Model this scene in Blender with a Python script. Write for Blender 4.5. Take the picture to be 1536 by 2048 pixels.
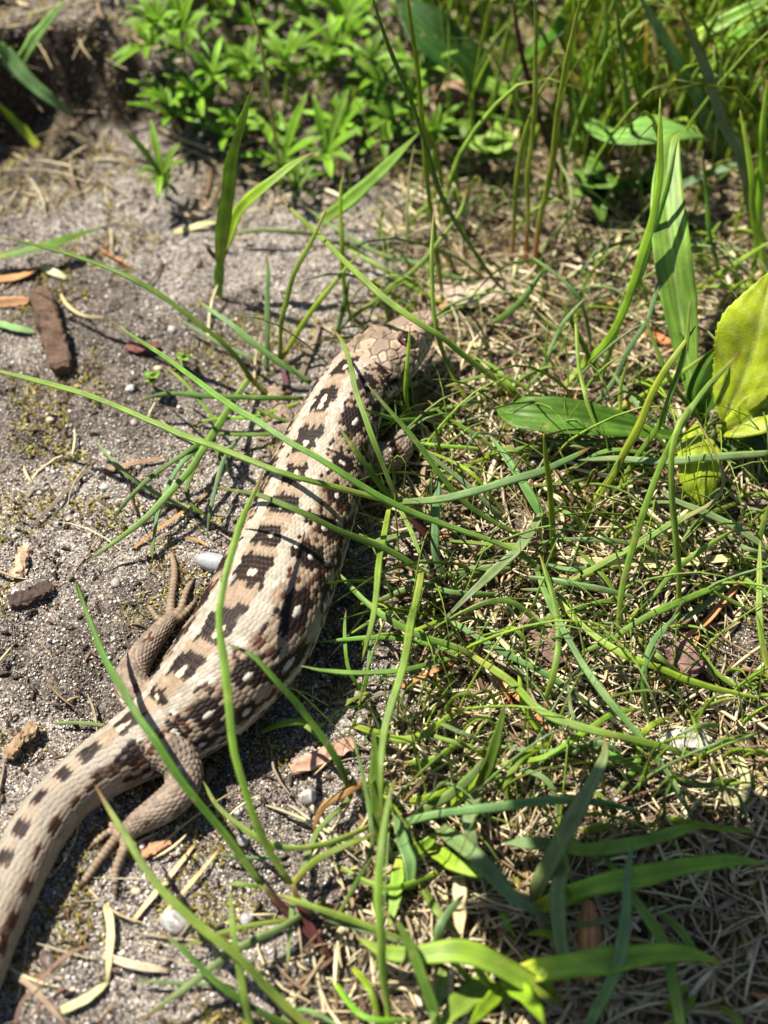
import bpy, math, random
import numpy as np
from mathutils import Vector

# ------------------------------------------------------------------ set-up
# everything is laid out in centimetres and scaled to metres when a mesh is made
S = 0.01
scene = bpy.context.scene
for o in list(bpy.data.objects):
    bpy.data.objects.remove(o)

# ---- camera (centimetres)
DEP = math.radians(52.0)
VFOV = math.radians(38.0)
DIST = 20.0
CAM = np.array([0.0, -DIST * math.cos(DEP), DIST * math.sin(DEP)])
FWD = np.array([0.0, math.cos(DEP), -math.sin(DEP)])
RGT = np.array([1.0, 0.0, 0.0])
UPV = np.cross(RGT, FWD)
FPX = 1024.0 / math.tan(VFOV / 2)
cam_d = bpy.data.cameras.new("camera")
cam = bpy.data.objects.new("camera", cam_d)
scene.collection.objects.link(cam)
cam.location = Vector(CAM * S)
cam.rotation_euler = (math.pi / 2 - DEP, 0, 0)
cam_d.sensor_fit = 'VERTICAL'
cam_d.sensor_height = 36.0
cam_d.sensor_width = 27.0
cam_d.lens = 18.0 / math.tan(VFOV / 2)
cam_d.clip_start = 0.005
cam_d.clip_end = 200.0
cam_d.dof.use_dof = True
cam_d.dof.focus_distance = 0.187
cam_d.dof.aperture_fstop = cam_d.lens / 2.7
scene.camera = cam

# ---- sky and sun
SUN_EL = math.radians(62)
SUN_AZ = (-0.88, 0.475)           # horizontal direction towards the sun
world = bpy.data.worlds.new("World")
scene.world = world
world.use_nodes = True
wn = world.node_tree
sky = wn.nodes.new('ShaderNodeTexSky')
sky.sky_type = 'NISHITA'
sky.sun_disc = False
sky.sun_elevation = SUN_EL
sky.sun_rotation = math.atan2(SUN_AZ[0], SUN_AZ[1])
wn.links.new(sky.outputs[0], wn.nodes['Background'].inputs[0])
wn.nodes['Background'].inputs[1].default_value = 0.05
sun_d = bpy.data.lights.new("sun", 'SUN')
sun_d.energy = 5.0
sun_d.angle = math.radians(0.5)
sun_d.color = (1.0, 0.94, 0.84)
sun = bpy.data.objects.new("sun", sun_d)
scene.collection.objects.link(sun)
to_sun = Vector((SUN_AZ[0] * math.cos(SUN_EL), SUN_AZ[1] * math.cos(SUN_EL), math.sin(SUN_EL)))
sun.rotation_euler = to_sun.to_track_quat('Z', 'Y').to_euler()
sun.location = to_sun * 2

scene.view_settings.view_transform = 'Standard'
scene.view_settings.look = 'None'
scene.view_settings.gamma = 1.0
scene.view_settings.exposure = 1.18
scene.view_settings.use_curve_mapping = False
scene.render.engine = 'CYCLES'
scene.cycles.use_denoising = True
scene.cycles.max_bounces = 6
scene.cycles.sample_clamp_indirect = 6.0

# ------------------------------------------------------------------ helpers
rng = np.random.default_rng(7)
random.seed(7)
col = scene.collection


def lin(r, g, b):
    """sRGB 0..255 to linear"""
    c = np.array([r, g, b], float) / 255.0
    return np.where(c <= 0.04045, c / 12.92, ((c + 0.055) / 1.055) ** 2.4)


def smooth(a, b, x):
    t = np.clip((x - a) / (b - a), 0, 1)
    return t * t * (3 - 2 * t)


def hash2(ix, iy, seed=0):
    ix = np.asarray(ix).astype(np.int64)
    iy = np.asarray(iy).astype(np.int64)
    h = (ix * 374761393 + iy * 668265263 + seed * 1442695041) & 0xFFFFFFFF
    h = ((h ^ (h >> 13)) * 1274126177) & 0xFFFFFFFF
    h = ((h ^ (h >> 15)) * 2246822519) & 0xFFFFFFFF
    return ((h ^ (h >> 16)) & 0xFFFFFF) / float(0xFFFFFF)


def vnoise(x, y, seed=0):
    x = np.asarray(x, float); y = np.asarray(y, float)
    ix = np.floor(x); iy = np.floor(y)
    fx = x - ix; fy = y - iy
    fx = fx * fx * (3 - 2 * fx); fy = fy * fy * (3 - 2 * fy)
    a = hash2(ix, iy, seed); b = hash2(ix + 1, iy, seed)
    c = hash2(ix, iy + 1, seed); d = hash2(ix + 1, iy + 1, seed)
    return (a * (1 - fx) + b * fx) * (1 - fy) + (c * (1 - fx) + d * fx) * fy - 0.5


def fbm(x, y, seed=0, oct=3):
    s = 0; a = 1.0
    for k in range(oct):
        s = s + a * vnoise(x * 2 ** k + 17.3 * k, y * 2 ** k - 9.1 * k, seed + k)
        a *= 0.5
    return s


def ray(px, py):
    d = FWD + RGT * ((px - 768.0) / FPX) - UPV * ((py - 1024.0) / FPX)
    return d


def flat(px, py, z=0.0):
    d = ray(px, py)
    return CAM + d * ((z - CAM[2]) / d[2])


B0 = flat(0, 292)
B1 = flat(330, 268)


def gz(x, y):
    """height of the ground in cm"""
    x = np.asarray(x, float); y = np.asarray(y, float)
    near = np.exp(-((x / 14) ** 2 + ((y - 4) / 16) ** 2))
    h = 0.5 * fbm(x / 7, y / 7, 1, 2)
    h = h + 0.20 * fbm(x / 1.7, y / 1.7, 5, 2) + 0.10 * fbm(x / 0.5, y / 0.5, 9, 3)
    # small eroded bank behind the bare sand, upper left
    yb = B0[1] + (B1[1] - B0[1]) * (x - B0[0]) / (B1[0] - B0[0]) + 1.3 * fbm(x / 1.6, y * 0 + 3.0, 21, 3)
    m = 1 - smooth(B1[0] - 1.2, B1[0] + 1.6, x)
    h = h + m * ((1.3 + .4 * fbm(x / 0.9, y / 0.9, 25, 3)) * smooth(-0.15, 0.55, y - yb + 0.25 * fbm(x / .5, y / .5, 27, 2)) - 0.35 * np.exp(-((y - yb + 0.6) / 0.5) ** 2))
    h = h + 0.35 * smooth(7.5, 15, y)
    return h


_gxs = np.arange(-11, 11.01, 0.05); _gys = np.arange(-9, 24.01, 0.05)
_GH = gz(*[a.ravel() for a in np.meshgrid(_gxs, _gys)]).reshape(len(_gys), len(_gxs))


def gq(x, y):
    """quick ground height for one point"""
    fx = (x + 11) / .05; fy = (y + 9) / .05
    i = int(fx); j = int(fy)
    if i < 0 or j < 0 or i >= len(_gxs) - 1 or j >= len(_gys) - 1:
        return float(gz(x, y))
    fx -= i; fy -= j
    g = _GH
    return (g[j, i] * (1 - fx) + g[j, i + 1] * fx) * (1 - fy) + (g[j + 1, i] * (1 - fx) + g[j + 1, i + 1] * fx) * fy


def W(px, py, h=0.0):
    """point at height h above the ground seen at photo pixel px,py"""
    d = ray(px, py)
    z = 0.0
    for k in range(14):
        p = CAM + d * ((z - CAM[2]) / d[2])
        z = 0.5 * z + 0.5 * (gq(p[0], p[1]) + h)
    return CAM + d * ((z - CAM[2]) / d[2])


def pix(p):
    q = np.asarray(p) - CAM
    t = q @ FWD
    return 768 + FPX * (q @ RGT) / t, 1024 - FPX * (q @ UPV) / t


def cmpx(p):
    """centimetres per photo pixel at p"""
    return float((np.asarray(p) - CAM) @ FWD) / FPX


def catmull(P, n, closed=False):
    """resample a polyline of vectors with centripetal-ish Catmull-Rom to n points"""
    P = np.asarray(P, float)
    if len(P) == 2:
        t = np.linspace(0, 1, n)[:, None]
        return P[0] * (1 - t) + P[1] * t
    Q = np.vstack([2 * P[0] - P[1], P, 2 * P[-1] - P[-2]])
    k = len(P) - 1
    seg = np.linalg.norm(np.diff(P[:, :3], axis=0), axis=1)
    cum = np.concatenate([[0], np.cumsum(seg)])
    ts = np.linspace(0, cum[-1], n)
    i = np.clip(np.searchsorted(cum, ts, side='right') - 1, 0, k - 1)
    u = ((ts - cum[i]) / np.maximum(seg[i], 1e-9))[:, None]
    p0, p1, p2, p3 = Q[i], Q[i + 1], Q[i + 2], Q[i + 3]
    return 0.5 * ((2 * p1) + (-p0 + p2) * u + (2 * p0 - 5 * p1 + 4 * p2 - p3) * u ** 2 + (-p0 + 3 * p1 - 3 * p2 + p3) * u ** 3)


def mesh_from(name, V, F, colors=None, mat=None, smooth_shade=True, uv=None):
    """V in cm (n,3); F list or (m,k) array"""
    me = bpy.data.meshes.new(name)
    V = np.asarray(V, np.float32) * S
    if isinstance(F, np.ndarray):
        m, k = F.shape
        me.vertices.add(len(V)); me.vertices.foreach_set('co', V.ravel())
        me.loops.add(m * k); me.loops.foreach_set('vertex_index', F.astype(np.int32).ravel())
        me.polygons.add(m)
        me.polygons.foreach_set('loop_start', (np.arange(m) * k).astype(np.int32))
        me.update(calc_edges=True)
    else:
        me.from_pydata(V.tolist(), [], F)
        me.update()
    if colors is not None:
        c = np.ones((len(V), 4), np.float32); c[:, :3] = colors
        a = me.color_attributes.new('Col', 'FLOAT_COLOR', 'POINT')
        a.data.foreach_set('color', c.ravel())
    if uv is not None:
        a = me.attributes.new('across', 'FLOAT_VECTOR', 'POINT')
        u3 = np.zeros((len(V), 3), np.float32); u3[:, :2] = uv
        a.data.foreach_set('vector', u3.ravel())
    if smooth_shade:
        me.polygons.foreach_set('use_smooth', np.ones(len(me.polygons), bool))
    if mat is not None:
        me.materials.append(mat)
    return me


def add(name, me, parent=None, origin=None):
    o = bpy.data.objects.new(name, me)
    col.objects.link(o)
    if parent is not None:
        o.parent = parent
        o.matrix_parent_inverse = parent.matrix_world.inverted()
    return o


def tag(o, label=None, cat=None, group=None, kind=None):
    if label: o['label'] = label
    if cat: o['category'] = cat
    if group: o['group'] = group
    if kind: o['kind'] = kind
    return o


def empty(name, p):
    o = bpy.data.objects.new(name, None)
    col.objects.link(o)
    o.empty_display_size = 0.005
    o.location = Vector(np.asarray(p) * S)
    o.matrix_world.translation = o.location
    return o


# ------------------------------------------------------------------ materials
def new_mat(name):
    m = bpy.data.materials.new(name)
    m.use_nodes = True
    nt = m.node_tree
    return m, nt, nt.nodes['Principled BSDF'], nt.nodes['Material Output']


def N(nt, typ, **kw):
    n = nt.nodes.new(typ)
    for k, v in kw.items():
        if k in n.inputs:
            n.inputs[k].default_value = v
        else:
            setattr(n, k, v)
    return n


def mixcol(nt, blend, fac, a, b):
    n = nt.nodes.new('ShaderNodeMix')
    n.data_type = 'RGBA'; n.blend_type = blend
    for sock, v in ((n.inputs[0], fac), (n.inputs[6], a), (n.inputs[7], b)):
        if hasattr(v, 'default_value') or hasattr(v, 'is_output'):
            nt.links.new(v, sock)
        elif isinstance(v, (int, float)):
            sock.default_value = v
        else:
            sock.default_value = (*v, 1)
    return n.outputs[2]


def plant_material(name, transl=0.35, rough=0.42, veins=30.0, bump=0.25, side=0.0):
    m, nt, bs, out = new_mat(name)
    at = N(nt, 'ShaderNodeAttribute', attribute_name='Col')
    ac = N(nt, 'ShaderNodeAttribute', attribute_name='across')
    geo = N(nt, 'ShaderNodeTexCoord')
    no = N(nt, 'ShaderNodeTexNoise', Scale=350.0, Detail=4.0)
    nt.links.new(geo.outputs['Object'], no.inputs['Vector'])
    rmp = N(nt, 'ShaderNodeMapRange')
    nt.links.new(no.outputs['Fac'], rmp.inputs['Value'])
    rmp.inputs['From Min'].default_value = 0.3; rmp.inputs['From Max'].default_value = 0.7
    rmp.inputs['To Min'].default_value = 0.72; rmp.inputs['To Max'].default_value = 1.22
    # lengthwise veins
    sc = N(nt, 'ShaderNodeVectorMath', operation='MULTIPLY')
    nt.links.new(ac.outputs['Vector'], sc.inputs[0]); sc.inputs[1].default_value = (veins, 1.2, 0)
    vn = N(nt, 'ShaderNodeTexNoise', Scale=1.0, Detail=2.0)
    nt.links.new(sc.outputs[0], vn.inputs['Vector'])
    vr = N(nt, 'ShaderNodeMapRange')
    nt.links.new(vn.outputs['Fac'], vr.inputs['Value'])
    vr.inputs['From Min'].default_value = 0.3; vr.inputs['From Max'].default_value = 0.7
    vr.inputs['To Min'].default_value = 0.66; vr.inputs['To Max'].default_value = 1.3
    mul = N(nt, 'ShaderNodeMath', operation='MULTIPLY')
    nt.links.new(rmp.outputs[0], mul.inputs[0]); nt.links.new(vr.outputs[0], mul.inputs[1])
    vm = N(nt, 'ShaderNodeVectorMath', operation='SCALE')
    nt.links.new(at.outputs['Color'], vm.inputs[0]); nt.links.new(mul.outputs[0], vm.inputs['Scale'])
    n2 = N(nt, 'ShaderNodeTexNoise', Scale=900.0, Detail=3.0)
    nt.links.new(geo.outputs['Object'], n2.inputs['Vector'])
    r2 = N(nt, 'ShaderNodeMapRange'); nt.links.new(n2.outputs['Fac'], r2.inputs['Value'])
    r2.inputs['From Min'].default_value = 0.60; r2.inputs['From Max'].default_value = 0.72
    r2.inputs['To Min'].default_value = 0.0; r2.inputs['To Max'].default_value = 0.5
    worn = mixcol(nt, 'MIX', r2.outputs[0], vm.outputs[0], lin(158, 142, 84))
    nt.links.new(worn, bs.inputs['Base Color'])
    bs.inputs['Roughness'].default_value = rough
    bs.inputs['Specular IOR Level'].default_value = 0.38
    bp = N(nt, 'ShaderNodeBump', Strength=bump, Distance=0.0002)
    nt.links.new(vn.outputs['Fac'], bp.inputs['Height'])
    nt.links.new(bp.outputs[0], bs.inputs['Normal'])
    tr = N(nt, 'ShaderNodeBsdfTranslucent')
    tc = mixcol(nt, 'MULTIPLY', 1.0, vm.outputs[0], (1.5, 1.45, 0.55))
    nt.links.new(tc, tr.inputs['Color'])
    mx = N(nt, 'ShaderNodeMixShader'); mx.inputs[0].default_value = transl
    nt.links.new(bs.outputs[0], mx.inputs[1]); nt.links.new(tr.outputs[0], mx.inputs[2])
    nt.links.new(mx.outputs[0], out.inputs['Surface'])
    return m


M_GRASS = plant_material('grass_blade', 0.30, 0.42, 22.0, 0.4)
M_LEAF = plant_material('leaf', 0.38, 0.48, 9.0, 0.35)
M_DRY = plant_material('dry_straw', 0.12, 0.65, 9.0, 0.5)
M_NET = plant_material('net_veined_leaf', 0.42, 0.5, 5.0, 0.2)
nt = M_NET.node_tree
bs = nt.nodes['Principled BSDF']
vo = N(nt, 'ShaderNodeTexVoronoi', Scale=2100.0); vo.feature = 'DISTANCE_TO_EDGE'
tco = N(nt, 'ShaderNodeTexCoord'); nt.links.new(tco.outputs['Object'], vo.inputs['Vector'])
mr = N(nt, 'ShaderNodeMapRange'); nt.links.new(vo.outputs['Distance'], mr.inputs['Value'])
mr.inputs['From Max'].default_value = 0.22; mr.inputs['To Min'].default_value = 0.84; mr.inputs['To Max'].default_value = 1.05
src = bs.inputs['Base Color'].links[0].from_socket
v2 = N(nt, 'ShaderNodeVectorMath', operation='SCALE'); nt.links.new(src, v2.inputs[0]); nt.links.new(mr.outputs[0], v2.inputs['Scale'])
for l in list(nt.links):
    if l.from_socket == src and l.to_node != v2 and l.to_socket != v2.inputs[0]:
        nt.links.new(v2.outputs[0], l.to_socket)
b2 = N(nt, 'ShaderNodeBump', Strength=0.5, Distance=0.00015)
nt.links.new(mr.outputs[0], b2.inputs['Height'])
nt.links.new(b2.outputs[0], bs.inputs['Normal'])


def simple_material(name, rough=0.6, nscale=500.0, lo=0.7, hi=1.25, bump=0.4, dist=0.0003, spec=0.4, detail=6.0):
    m, nt, bs, out = new_mat(name)
    at = N(nt, 'ShaderNodeAttribute', attribute_name='Col')
    tc = N(nt, 'ShaderNodeTexCoord')
    no = N(nt, 'ShaderNodeTexNoise', Scale=nscale, Detail=detail, Roughness=0.65)
    nt.links.new(tc.outputs['Object'], no.inputs['Vector'])
    r = N(nt, 'ShaderNodeMapRange')
    nt.links.new(no.outputs['Fac'], r.inputs['Value'])
    r.inputs['From Min'].default_value = 0.3; r.inputs['From Max'].default_value = 0.7
    r.inputs['To Min'].default_value = lo; r.inputs['To Max'].default_value = hi
    vm = N(nt, 'ShaderNodeVectorMath', operation='SCALE')
    nt.links.new(at.outputs['Color'], vm.inputs[0]); nt.links.new(r.outputs[0], vm.inputs['Scale'])
    nt.links.new(vm.outputs[0], bs.inputs['Base Color'])
    bs.inputs['Roughness'].default_value = rough
    bs.inputs['Specular IOR Level'].default_value = spec
    bp = N(nt, 'ShaderNodeBump', Strength=bump, Distance=dist)
    nt.links.new(no.outputs['Fac'], bp.inputs['Height'])
    nt.links.new(bp.outputs[0], bs.inputs['Normal'])
    return m


M_GROUND = simple_material('sandy_soil', 0.85, 3500.0, 0.6, 1.4, 1.0, 0.0006, 0.25, 8.0)
nt = M_GROUND.node_tree
bs = nt.nodes['Principled BSDF']
vo = N(nt, 'ShaderNodeTexVoronoi', Scale=3600.0)
tco = N(nt, 'ShaderNodeTexCoord'); nt.links.new(tco.outputs['Object'], vo.inputs['Vector'])
sep = N(nt, 'ShaderNodeSeparateColor'); nt.links.new(vo.outputs['Color'], sep.inputs[0])
rp = N(nt, 'ShaderNodeValToRGB')
rp.color_ramp.elements[0].color = (0.22, 0.20, 0.19, 1); rp.color_ramp.elements[1].color = (1.9, 1.9, 1.95, 1)
e = rp.color_ramp.elements.new(0.30); e.color = (0.65, 0.62, 0.60, 1)
e = rp.color_ramp.elements.new(0.75); e.color = (1.2, 1.18, 1.15, 1)
nt.links.new(sep.outputs[0], rp.inputs[0])
oldc = bs.inputs['Base Color'].links[0].from_socket
nt.links.new(mixcol(nt, 'MULTIPLY', 1.0, oldc, rp.outputs[0]), bs.inputs['Base Color'])
b2 = N(nt, 'ShaderNodeBump', Strength=0.9, Distance=0.0002); b2.invert = True
nt.links.new(vo.outputs['Distance'], b2.inputs['Height'])
nt.links.new(bs.inputs['Normal'].links[0].from_socket, b2.inputs['Normal'])
nt.links.new(b2.outputs[0], bs.inputs['Normal'])
M_GRAIN = simple_material('sand_grain', 0.45, 3000.0, 0.85, 1.1, 0.1, 0.0001, 0.5, 2.0)
M_WOOD = simple_material('weathered_wood', 0.75, 900.0, 0.55, 1.35, 0.9, 0.0006, 0.25)
M_MOSS = plant_material('moss', 0.3, 0.6, 4.0, 0.0)
M_SKIN = simple_material('lizard_skin', 0.58, 2600.0, 0.8, 1.16, 0.25, 0.00008, 0.2, 3.0)

m, nt, bs, out = new_mat('milky_quartz')
tc = N(nt, 'ShaderNodeTexCoord')
no = N(nt, 'ShaderNodeTexNoise', Scale=700.0, Detail=4.0)
nt.links.new(tc.outputs['Object'], no.inputs['Vector'])
cr = N(nt, 'ShaderNodeValToRGB')
cr.color_ramp.elements[0].color = (*lin(112, 107, 100), 1); cr.color_ramp.elements[1].color = (*lin(182, 181, 178), 1)
cr.color_ramp.elements[0].position = 0.35; cr.color_ramp.elements[1].position = 0.6
nt.links.new(no.outputs['Fac'], cr.inputs[0]); nt.links.new(cr.outputs[0], bs.inputs['Base Color'])
bs.inputs['Roughness'].default_value = 0.28
bs.inputs['Subsurface Weight'].default_value = 0.4
bs.inputs['Subsurface Radius'].default_value = (0.001, 0.001, 0.001)
bs.inputs['Subsurface Scale'].default_value = 0.5
M_QUARTZ = m

# ------------------------------------------------------------------ ground
def litter_mask(x, y):
    """1 where dry litter and moss cover the sand (right of the lizard and at the back)"""
    n = fbm(x / 1.3, y / 1.3, 40, 3)
    right = smooth(-0.7, 1.0, x + 0.25 + 1.6 * n)
    back = smooth(5.5, 9.0, y + 2.5 * n) * 0.55
    bare = np.exp(-(((x - 4.4) / 1.0) ** 2 + ((y + 2.0) / 0.7) ** 2)) * 0.8
    return np.clip(np.maximum(right, back) - bare, 0, 1)


def damp_mask(x, y):
    return smooth(-0.02, 0.42, fbm(x / 1.9 + 3.1, y / 1.9, 60, 3) + 0.04)


C_SAND = lin(158, 150, 141); C_DAMP = lin(102, 93, 84); C_SOIL = lin(124, 108, 82); C_HUMUS_SHADE = lin(74, 60, 46)
C_MOSSY = lin(112, 104, 52)


def ground_color(x, y):
    L = litter_mask(x, y)[:, None]; D = damp_mask(x, y)[:, None]
    c = C_SAND * (1 - 0.8 * D) + C_DAMP * 0.8 * D
    l = C_SOIL * (1 - 0.5 * D) + C_HUMUS_SHADE * 0.5 * D
    mo = smooth(0.0, 0.4, fbm(x / 0.8, y / 0.8, 77, 3))[:, None] * 0.6
    l = l * (1 - mo) + C_MOSSY * mo
    c = c * (1 - 0.8 * L) + l * 0.8 * L
    c = c * (0.85 + 0.5 * vnoise(x / 0.12, y / 0.12, 81))[:, None]
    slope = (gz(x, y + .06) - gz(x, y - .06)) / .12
    wall_shade = (smooth(.5, 1.3, slope) * (x < -1.5))[:, None]
    c = c * (1 - .9 * wall_shade) + C_HUMUS_SHADE * .8 * .9 * wall_shade  # humus tone on the bank face also paints in the hollow's shade
    # turf-coloured soil away from the path
    far = smooth(25, 60, np.hypot(x, y - 4))[:, None]
    return c * (1 - far) + lin(86, 88, 52) * far


def axis(lo, hi, step, reach):
    a = np.arange(lo, hi + step, step)
    g = []; d = step; p = hi
    while p < reach:
        d *= 1.35; p += d; g.append(p)
    h = []; d = step; p = lo
    while p > -reach:
        d *= 1.35; p -= d; h.append(p)
    return np.concatenate([h[::-1], a, g])


gx = axis(-8.5, 8.5, 0.05, 3000.0); gy = axis(-8.0, 14.5, 0.055, 3000.0)
GX, GY = np.meshgrid(gx, gy)
fx, fy = GX.ravel(), GY.ravel()
fzv = gz(fx, fy) + 0.035 * fbm(fx / 0.16, fy / 0.16, 31, 2)
ncol, nrow = len(gx), len(gy)
ii = np.arange(ncol - 1)[None, :] + ncol * np.arange(nrow - 1)[:, None]
Fg = np.stack([ii, ii + 1, ii + 1 + ncol, ii + ncol], -1).reshape(-1, 4)
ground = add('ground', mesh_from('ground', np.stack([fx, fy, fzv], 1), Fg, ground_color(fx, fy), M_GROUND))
tag(ground, 'grey sandy soil with damp patches, litter and thin moss', kind='structure')


def view_points(n, pad=80):
    """random points on the ground spread evenly over the part in view, with a margin"""
    out = []
    while sum(len(o) for o in out) < n:
        x = rng.uniform(-8.5, 8.5, 4 * n); y = rng.uniform(-8, 14.5, 4 * n)
        q = np.stack([x, y, 0 * x], 1) - CAM
        t = q @ FWD
        px = 768 + FPX * (q @ RGT) / t; py = 1024 - FPX * (q @ UPV) / t
        k = (px > -pad) & (px < 1536 + pad) & (py > -pad * 2) & (py < 2048 + pad)
        # fewer per area far away
        k &= rng.random(len(x)) < np.clip((16.0 / t) ** 2.0, 0, 1)
        out.append(np.stack([x[k], y[k]], 1))
    return np.vstack(out)[:n]


# sand grains: small angular crystals, too many to count
OCT_V = np.array([[1, 0, 0], [-1, 0, 0], [0, 1, 0], [0, -1, 0], [0, 0, 1], [0, 0, -1]], float)
OCT_F = np.array([[0, 2, 4], [2, 1, 4], [1, 3, 4], [3, 0, 4], [2, 0, 5], [1, 2, 5], [3, 1, 5], [0, 3, 5]])


TET_V = np.array([[1, 1, 1], [1, -1, -1], [-1, 1, -1], [-1, -1, 1]], float) * 0.75
TET_F = np.array([[0, 1, 2], [0, 3, 1], [0, 2, 3], [1, 3, 2]])


def grains(name, pts, rad, colr, sv_, sf_, sink=0.2):
    n = len(pts); k = len(sv_)
    z = gz(pts[:, 0], pts[:, 1])
    Q, _ = np.linalg.qr(rng.normal(size=(n, 3, 3)))
    v = sv_[None] * rng.uniform(0.65, 1.3, (n, k, 1)) * rad[:, None, None]
    v = np.einsum('nij,nvj->nvi', Q, v)
    c = np.stack([pts[:, 0], pts[:, 1], z + rad * (0.55 - sink)], 1)
    v = v + c[:, None, :]
    F = (sf_[None] + k * np.arange(n)[:, None, None]).reshape(-1, 3)
    return mesh_from(name, v.reshape(-1, 3), F, np.repeat(colr, k, 0), M_GRAIN, smooth_shade=False)


pal = np.array([lin(212, 205, 194), lin(184, 174, 162), lin(152, 142, 130), lin(102, 93, 84), lin(56, 50, 45), lin(172, 148, 118), lin(236, 232, 224)])
for (nm, ng, rmed, sv_, sf_) in (('sand_grains', 150000, 0.0115, TET_V, TET_F), ('coarse_sand', 34000, 0.018, OCT_V, OCT_F)):
    gp = view_points(ng)
    gp = gp[rng.random(ng) < (1.0 - 0.7 * litter_mask(gp[:, 0], gp[:, 1]))]
    pid = rng.choice(7, size=len(gp), p=[.20, .26, .22, .13, .08, .07, .04])
    dk = rng.random(len(gp)) < damp_mask(gp[:, 0], gp[:, 1]) * 0.6
    pid = np.where(dk, rng.choice([2, 3, 4, 4, 3], size=len(gp)), pid)
    rad = np.exp(rng.normal(math.log(rmed), 0.30, len(gp)))
    gr = add(nm, grains(nm, gp, rad, pal[pid] * rng.uniform(.8, 1.15, (len(gp), 1)), sv_, sf_))
    tag(gr, 'fine grey and white sand grains strewn over the soil' if nm == 'sand_grains' else 'coarser pale and dark sand grains scattered on the soil', kind='stuff')

# ------------------------------------------------------------------ lizard
# spine stations: photo pixel, half width in pixels, centre height, top and bottom half heights (x half width), squareness
SP = [(864, 630, 5, .80, .8, .8, 2.0), (858, 635, 22, .80, .72, .8, 2.2), (844, 647, 35, .82, .70, .85, 2.5), (823, 664, 46, .85, .68, .90, 2.8),
      (797, 686, 56, .88, .68, .95, 3.0), (768, 710, 65, .90, .70, .95, 3.0), (740, 736, 72, .88, .72, .92, 2.7),
      (712, 771, 74, .84, .76, .88, 2.3), (684, 822, 80, .76, .80, .9, 2.0), (657, 882, 88, .68, .80, 1, 2.0), (631, 947, 94, .63, .80, 1, 2.0),
      (601, 1036, 101, .62, .82, 1, 2.0), (567, 1119, 111, .65, .82, 1, 2.0), (511, 1247, 121, .68, .82, 1, 2.0), (458, 1322, 118, .66, .82, 1, 2.0),
      (402, 1387, 109, .61, .82, 1, 2.0), (343, 1440, 92, .54, .84, 1, 2.0), (284, 1478, 74, .47, .86, 1, 2.0), (214, 1522, 61, .42, .9, 1, 2.0),
      (143, 1575, 53, .36, .92, 1, 2.0), (89, 1638, 54, .35, .94, 1, 2.0), (48, 1708, 55, .35, .95, 1, 2.0), (9, 1789, 56, .345, .95, 1, 2.0),
      (-29, 1880, 55, .34, .95, 1, 2.0), (-66, 1986, 53, .33, .95, 1, 2.0), (-99, 2102, 49, .30, .95, 1, 2.0)]
st = []
for (px, py, hw, z, bt, bb, n) in SP:
    p = W(px, py, z)
    r = hw * cmpx(p)
    st.append([*p, r * 1.06, r * bt, r * bb if bb < 1 else max(z + 0.03, 0.8 * r), n])
d = np.array(st[-1][:3]) - np.array(st[-3][:3]); d[2] = 0; d /= np.linalg.norm(d)
lastp = np.array(st[-1][:3]); r0 = st[-1][3]
perp = np.array([-d[1], d[0], 0])
for k in range(1, 7):
    L = k * 1.25
    p = lastp + d * L + perp * (-0.10 * L * L * 0.25)
    r = max(r0 * (1 - k / 6.3), 0.03)
    p[2] = float(gz(p[0], p[1])) + r * 0.9
    st.append([*p, r, r, r * 1.05, 2.0])
st = np.array(st)
NS = 560
SPN = catmull(st, NS)


class Chain:
    pass


def make_chain(P, ra, rt, rb, nn, kind, roll=None):
    c = Chain()
    c.P, c.a, c.t, c.b, c.n, c.kind = P, ra, rt, rb, nn, kind
    T = np.gradient(P, axis=0); T /= np.linalg.norm(T, axis=1)[:, None]
    up = np.tile([0, 0, 1.0], (len(P), 1))
    U = up - T * np.sum(up * T, 1)[:, None]; U /= np.linalg.norm(U, axis=1)[:, None]
    R = np.cross(-T, U)
    if roll is not None:           # roll the back towards the left-hand side
        cr_, sr_ = np.cos(roll)[:, None], np.sin(roll)[:, None]
        U, R = U * cr_ - R * sr_, R * cr_ + U * sr_
    c.T, c.U = T, U
    c.R = R          # right-hand side when facing the snout / root
    seg = np.linalg.norm(np.diff(P, axis=0), axis=1)
    c.s = np.concatenate([[0], np.cumsum(seg)])
    return c


spine = make_chain(SPN[:, :3], np.maximum(SPN[:, 3], .02), np.maximum(SPN[:, 4], .02), np.maximum(SPN[:, 5], .02), SPN[:, 6], 'spine',
                   np.radians(np.interp(np.arange(NS), [0, 60, 110, 300, 420, NS], [24, 24, 16, 14, 8, 0])))
chains = [spine]


def limb(pts, kind, n=60):
    A = np.array([[*W(p[0], p[1], p[2]), p[3]] for p in pts])
    B = catmull(A, n)
    r = np.maximum(B[:, 3], 0.015)
    c = make_chain(B[:, :3], r, r, r, np.full(n, 2.0), kind)
    chains.append(c)
    return c


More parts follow.
